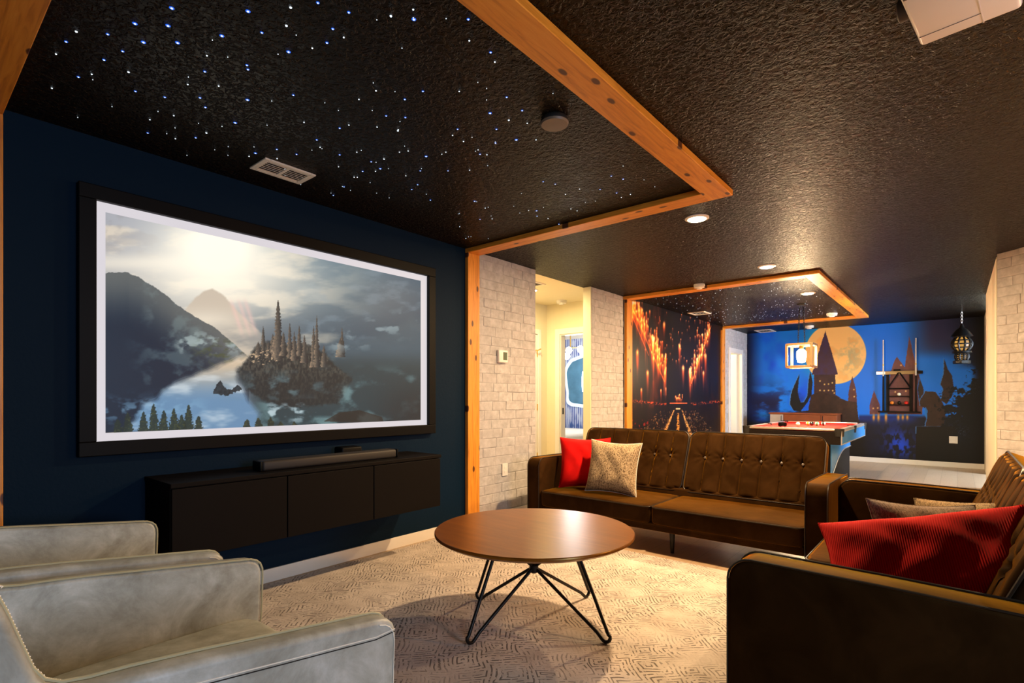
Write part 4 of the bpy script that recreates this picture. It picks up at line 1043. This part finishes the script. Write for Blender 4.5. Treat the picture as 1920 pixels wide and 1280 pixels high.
tb = [((1496, 795), BM['white'], 'white cue ball nearest the near rail'), ((1515, 793.5), striped('yellow'), 'yellow striped ball at the left of the ball cluster'), ((1522, 794), BM['black'], 'black ball in the ball cluster'),
      ((1532, 794.5), striped('green'), 'green striped ball right of the black ball'), ((1538, 793), BM['red'], 'red ball in the ball cluster'), ((1544, 794), striped('black'), 'dark striped ball at the right of the ball cluster')]
for (px_, py_), m_, lb in tb:
    x, y = atz(px_, py_, tzb+.0286); ball(x, min(y, 9.2), tzb, m_, lb)
t = empty('ball_holder', (-1.76, 7.62, tzb), label='small black holder with two white pegs on the pool table cloth', cat='holder')
build('body', MB().lathe([(.05, .025), (.055, .05), (.05, .075), (.01, .08)], 16), M['blackframe'], t, True)
for s_ in (-1, 1): build('peg', MB().lathe([(.014, 0), (.018, .02), (.010, .03)], 10, (s_*.03, 0, 0)), M['plastic'], t, True)
# sideboard behind the pool table
t = empty('sideboard', (-2.22, 11.25, 0), label='low wooden sideboard against the mural behind the pool table', cat='sideboard')
build('carcass', MB().box(-.56, .56, -.17, .22, .06, .85, .004).box(-.58, .58, -.19, .23, .85, .875, .004), M['wood'], t)
for i, (xa, xb, m_) in enumerate(((-.555, -.325, 'doorglare'), (-.315, .295, 'wood'), (.305, .555, 'wood'))):  # left door's white reflection is put into its paler colour
    d_ = build('door', MB().box(xa, xb, -.188, -.17, .08, .84, .004), M[m_], t)
    if i != 1:
        hx_ = xb-.03 if i == 0 else xa+.03
        build('handle', MB().tube([(hx_, -.19, .70), (hx_, -.205, .72), (hx_, -.205, .80), (hx_, -.19, .82)], .006), M['black'], d_)
for lx in (-.5, .5): build('leg', MB().box(lx-.025, lx+.025, -.12, .18, 0, .06), M['wood'], t)

# ================================================================ CUE RACK
t = empty('cue_rack', (-.78, 11.494, .9), label='black wall rack for cues and balls on the moonlit mural', cat='cue rack')
zt = .70
build('top_rail', MB().box(-.30, .30, -.045, 0, zt-.03, zt+.03, .004), plain('rack_bronze', (.20, .13, .05), .35, .3), t)
for s_ in (-1, 1): build('upright', MB().box(s_*.165-.022, s_*.165+.022, -.03, 0, 0, zt, .003), M['poolblack'], t)
build('tray', MB().box(-.30, .30, -.09, 0, 0, .025, .004), M['poolblack'], t)
for z_ in (.13, .28): build('ball_shelf', MB().box(-.145, .145, -.07, 0, z_, z_+.014, .003), M['poolblack'], t)
build('clip_plate', MB().box(-.33, -.20, -.052, -.045, zt-.026, zt+.026, .003), M['alu'], t); build('clip_plate', MB().box(.22, .33, -.052, -.045, zt-.026, zt+.026, .003), M['poolblack'], t)
for i, x_ in enumerate((-.225, .235)):
    c_ = empty('pool_cue', (-.78+x_, 11.494-.068, .926), label=('left' if i == 0 else 'right')+' pool cue standing in the wall rack', cat='pool cue')
    build('shaft', MB().tube([(0, 0, .62), (0, 0, .80), (0, 0, 1.24)], [.0125, .012, .010], 10), M['cue'], c_, True)
    build('ferrule', MB().lathe([(.0135, .80), (.0135, .83)], 12), M['brass'], c_, True)
    build('butt', MB().tube([(0, 0, 0), (0, 0, .62)], [.016, .0125], 10), M['poolblack'], c_, True)
    build('tip', MB().lathe([(.010, 1.24), (.009, 1.262)], 10), M['plastic'], c_, True)
def tri(s_, zc): 
    P_ = [(0, s_*.62), (s_*.55, -s_*.36), (-s_*.55, -s_*.36)]; out = []
    for k in range(3):
        a, b, c2 = P_[k-1], P_[k], P_[(k+1) % 3]
        for f_ in (.16, .08, .0):
            out.append((b[0]+(a[0]-b[0])*f_*.9+(c2[0]-b[0])*(0 if f_ else .0), 0, zc+b[1]+(a[1]-b[1])*f_*.9)) if f_ else None
        for f_ in (.08, .16): out.append((b[0]+(c2[0]-b[0])*f_*.9, 0, zc+b[1]+(c2[1]-b[1])*f_*.9))
    return out
o = build('ball_triangle', MB().tube(tri(.30, 0), .011, 8, True), M['blackframe'], None, True); o.location = (-.78, 11.494-.06, .9+.53); tag(o, 'black triangular ball frame hanging on the cue rack', 'triangle')
o = build('chalk_box', MB().box(-.05, .05, -.02, .02, 0, .03, .004), M['blackframe']); o.location = (-.81, 11.47, .9+zt+.03); tag(o, 'small black box lying on top of the cue rack', 'box')
for x_, z_, k, lb in ((-.10, .144, 'orange', 'orange ball on the lower shelf of the cue rack'), (0, .144, 'black', 'black ball on the lower shelf of the cue rack'), (.10, .144, 'red', 'red ball on the lower shelf of the cue rack'), (.0, .294, 'white', 'white ball on the upper shelf of the cue rack')):
    ball(-.78+x_, 11.494-.037, .9+z_, BM[k], lb)

# ================================================================ PENDANT OVER THE POOL TABLE
plx, ply, pz = -1.68, 8.33, 1.75
t = empty('pendant_lantern', (plx, ply, pz), label='open cube pendant lantern glowing over the pool table', cat='pendant light')
hx_, hy_, hz_ = .155, .155, .155; b = .016
fr = MB()
for sx in (-1, 1):
    for sy in (-1, 1): fr.box(sx*hx_-b, sx*hx_+b, sy*hy_-b, sy*hy_+b, -hz_, hz_, .002)
for z_ in (-hz_, hz_):
    for s_ in (-1, 1):
        fr.box(-hx_, hx_, s_*hy_-b, s_*hy_+b, z_-b, z_+b, .002); fr.box(s_*hx_-b, s_*hx_+b, -hy_, hy_, z_-b, z_+b, .002)
build('cage', fr, M['lampwood'], t)
build('cross_bar', MB().box(-hx_, hx_, -.012, .012, hz_-.006, hz_+.01).box(-.012, .012, -hy_, hy_, hz_-.006, hz_+.01), M['lampwood'], t)
build('socket', MB().lathe([(.02, .095), (.03, .11), (.03, .15), (.015, .16)], 14), M['brass'], t, True)
build('bulb', MB().lathe([(.01, -.10), (.05, -.085), (.062, -.02), (.062, .06), (.03, .095)], 20), M['bulb'], t, True)
def chain(p0, p1, n, r=.0035, L=.02):
    mb = MB(); p0, p1 = Vector(p0), Vector(p1)
    for k in range(n):
        q = p0+(p1-p0)*(k+.5)/n; l2 = (p1-p0).length/n*.68
        pts_ = [(q.x+(math.cos(a)*L*.4 if k % 2 else 0), q.y+(0 if k % 2 else math.cos(a)*L*.4), q.z+math.sin(a)*l2) for a in [2*PI*i/8 for i in range(8)]]
        mb.tube(pts_, r, 5, True)
    return mb
for x_ in (-.045, .045): tag(build('chain', chain((x_, 0, hz_), (x_*.5, 0, CEIL-pz-.02), 16), M['black'], t), kind='stuff')
build('canopy', MB().lathe([(.03, CEIL-pz-.025), (.06, CEIL-pz-.015), (.065, CEIL-pz)], 20), M['black'], t, True)
light('pendant_lamp_inner', 'POINT', (plx, ply, pz-.01), 640, (1.0, 0.72, 0.40), .085)

# ================================================================ HANGING LANTERN
t = empty('moroccan_lantern', (.052, 10.6, 1.68), label='black pierced metal lantern hanging by a chain at the right of the mural', cat='lantern')
build('base', MB().lathe([(.10, 0), (.105, .01), (.105, .045), (.085, .055)], 8), M['black'], t)
def ogee(z0, h, r, name):
    prof = [(.06+r*math.sin(PI*k/8)**.8, z0+h*k/8) for k in range(9)]
    build(name+'_glass', MB().lathe([(q*.93, z) for q, z in prof], 16), M['lanternglass'], t, True)
    g = MB()
    for k in range(10):
        a = 2*PI*k/10; g.tube([(q*math.cos(a), q*math.sin(a), z) for q, z in prof], .014, 6)
    for q, z in prof[::2]: g.tube([(q*math.cos(2*PI*i/20), q*math.sin(2*PI*i/20), z) for i in range(20)], .010, 6, True)
    build(name+'_ribs', g, M['black'], t)
ogee(.055, .11, .02, 'lower'); ogee(.19, .22, .062, 'upper')
build('waist', MB().lathe([(.09, .15), (.12, .165), (.115, .19), (.085, .2)], 16), M['black'], t, True)
build('roof', MB().lathe([(.09, .40), (.135, .415), (.11, .46), (.07, .52), (.03, .55), (.022, .59), (.01, .62)], 16), M['black'], t, True)
tag(build('chain', chain((0, 0, .62), (0, 0, CEIL-1.68), 7, .004, .03), M['alu'], t), kind='stuff')
light('lantern_lamp', 'POINT', (.052, 10.6, 1.92), 1.5, WARM, .03)

# ================================================================ GROUPS OF LIKE THINGS
GROUPS = {'button_tufted_sofa': 'brown velvet sofas around the coffee table', 'leather_armchair': 'grey-green leather armchairs at the lower left',
          'throw_cushion': 'throw cushions on the sofas', 'downlight': 'recessed ceiling downlights', 'smoke_detector': 'white smoke detectors on the ceilings',
          'ceiling_vent': 'ceiling air vents', 'wall_outlet': 'white wall outlets', 'pool_cue': 'cues in the wall rack'}
for o in SC.objects:
    if o.parent is None and 'label' in o:
        k = o.name.split('.')[0]
        if k in GROUPS: o['group'] = GROUPS[k]
        elif k == 'pool_ball': o['group'] = 'balls in the cue rack' if o.location.y > 11 else 'balls on the pool table'
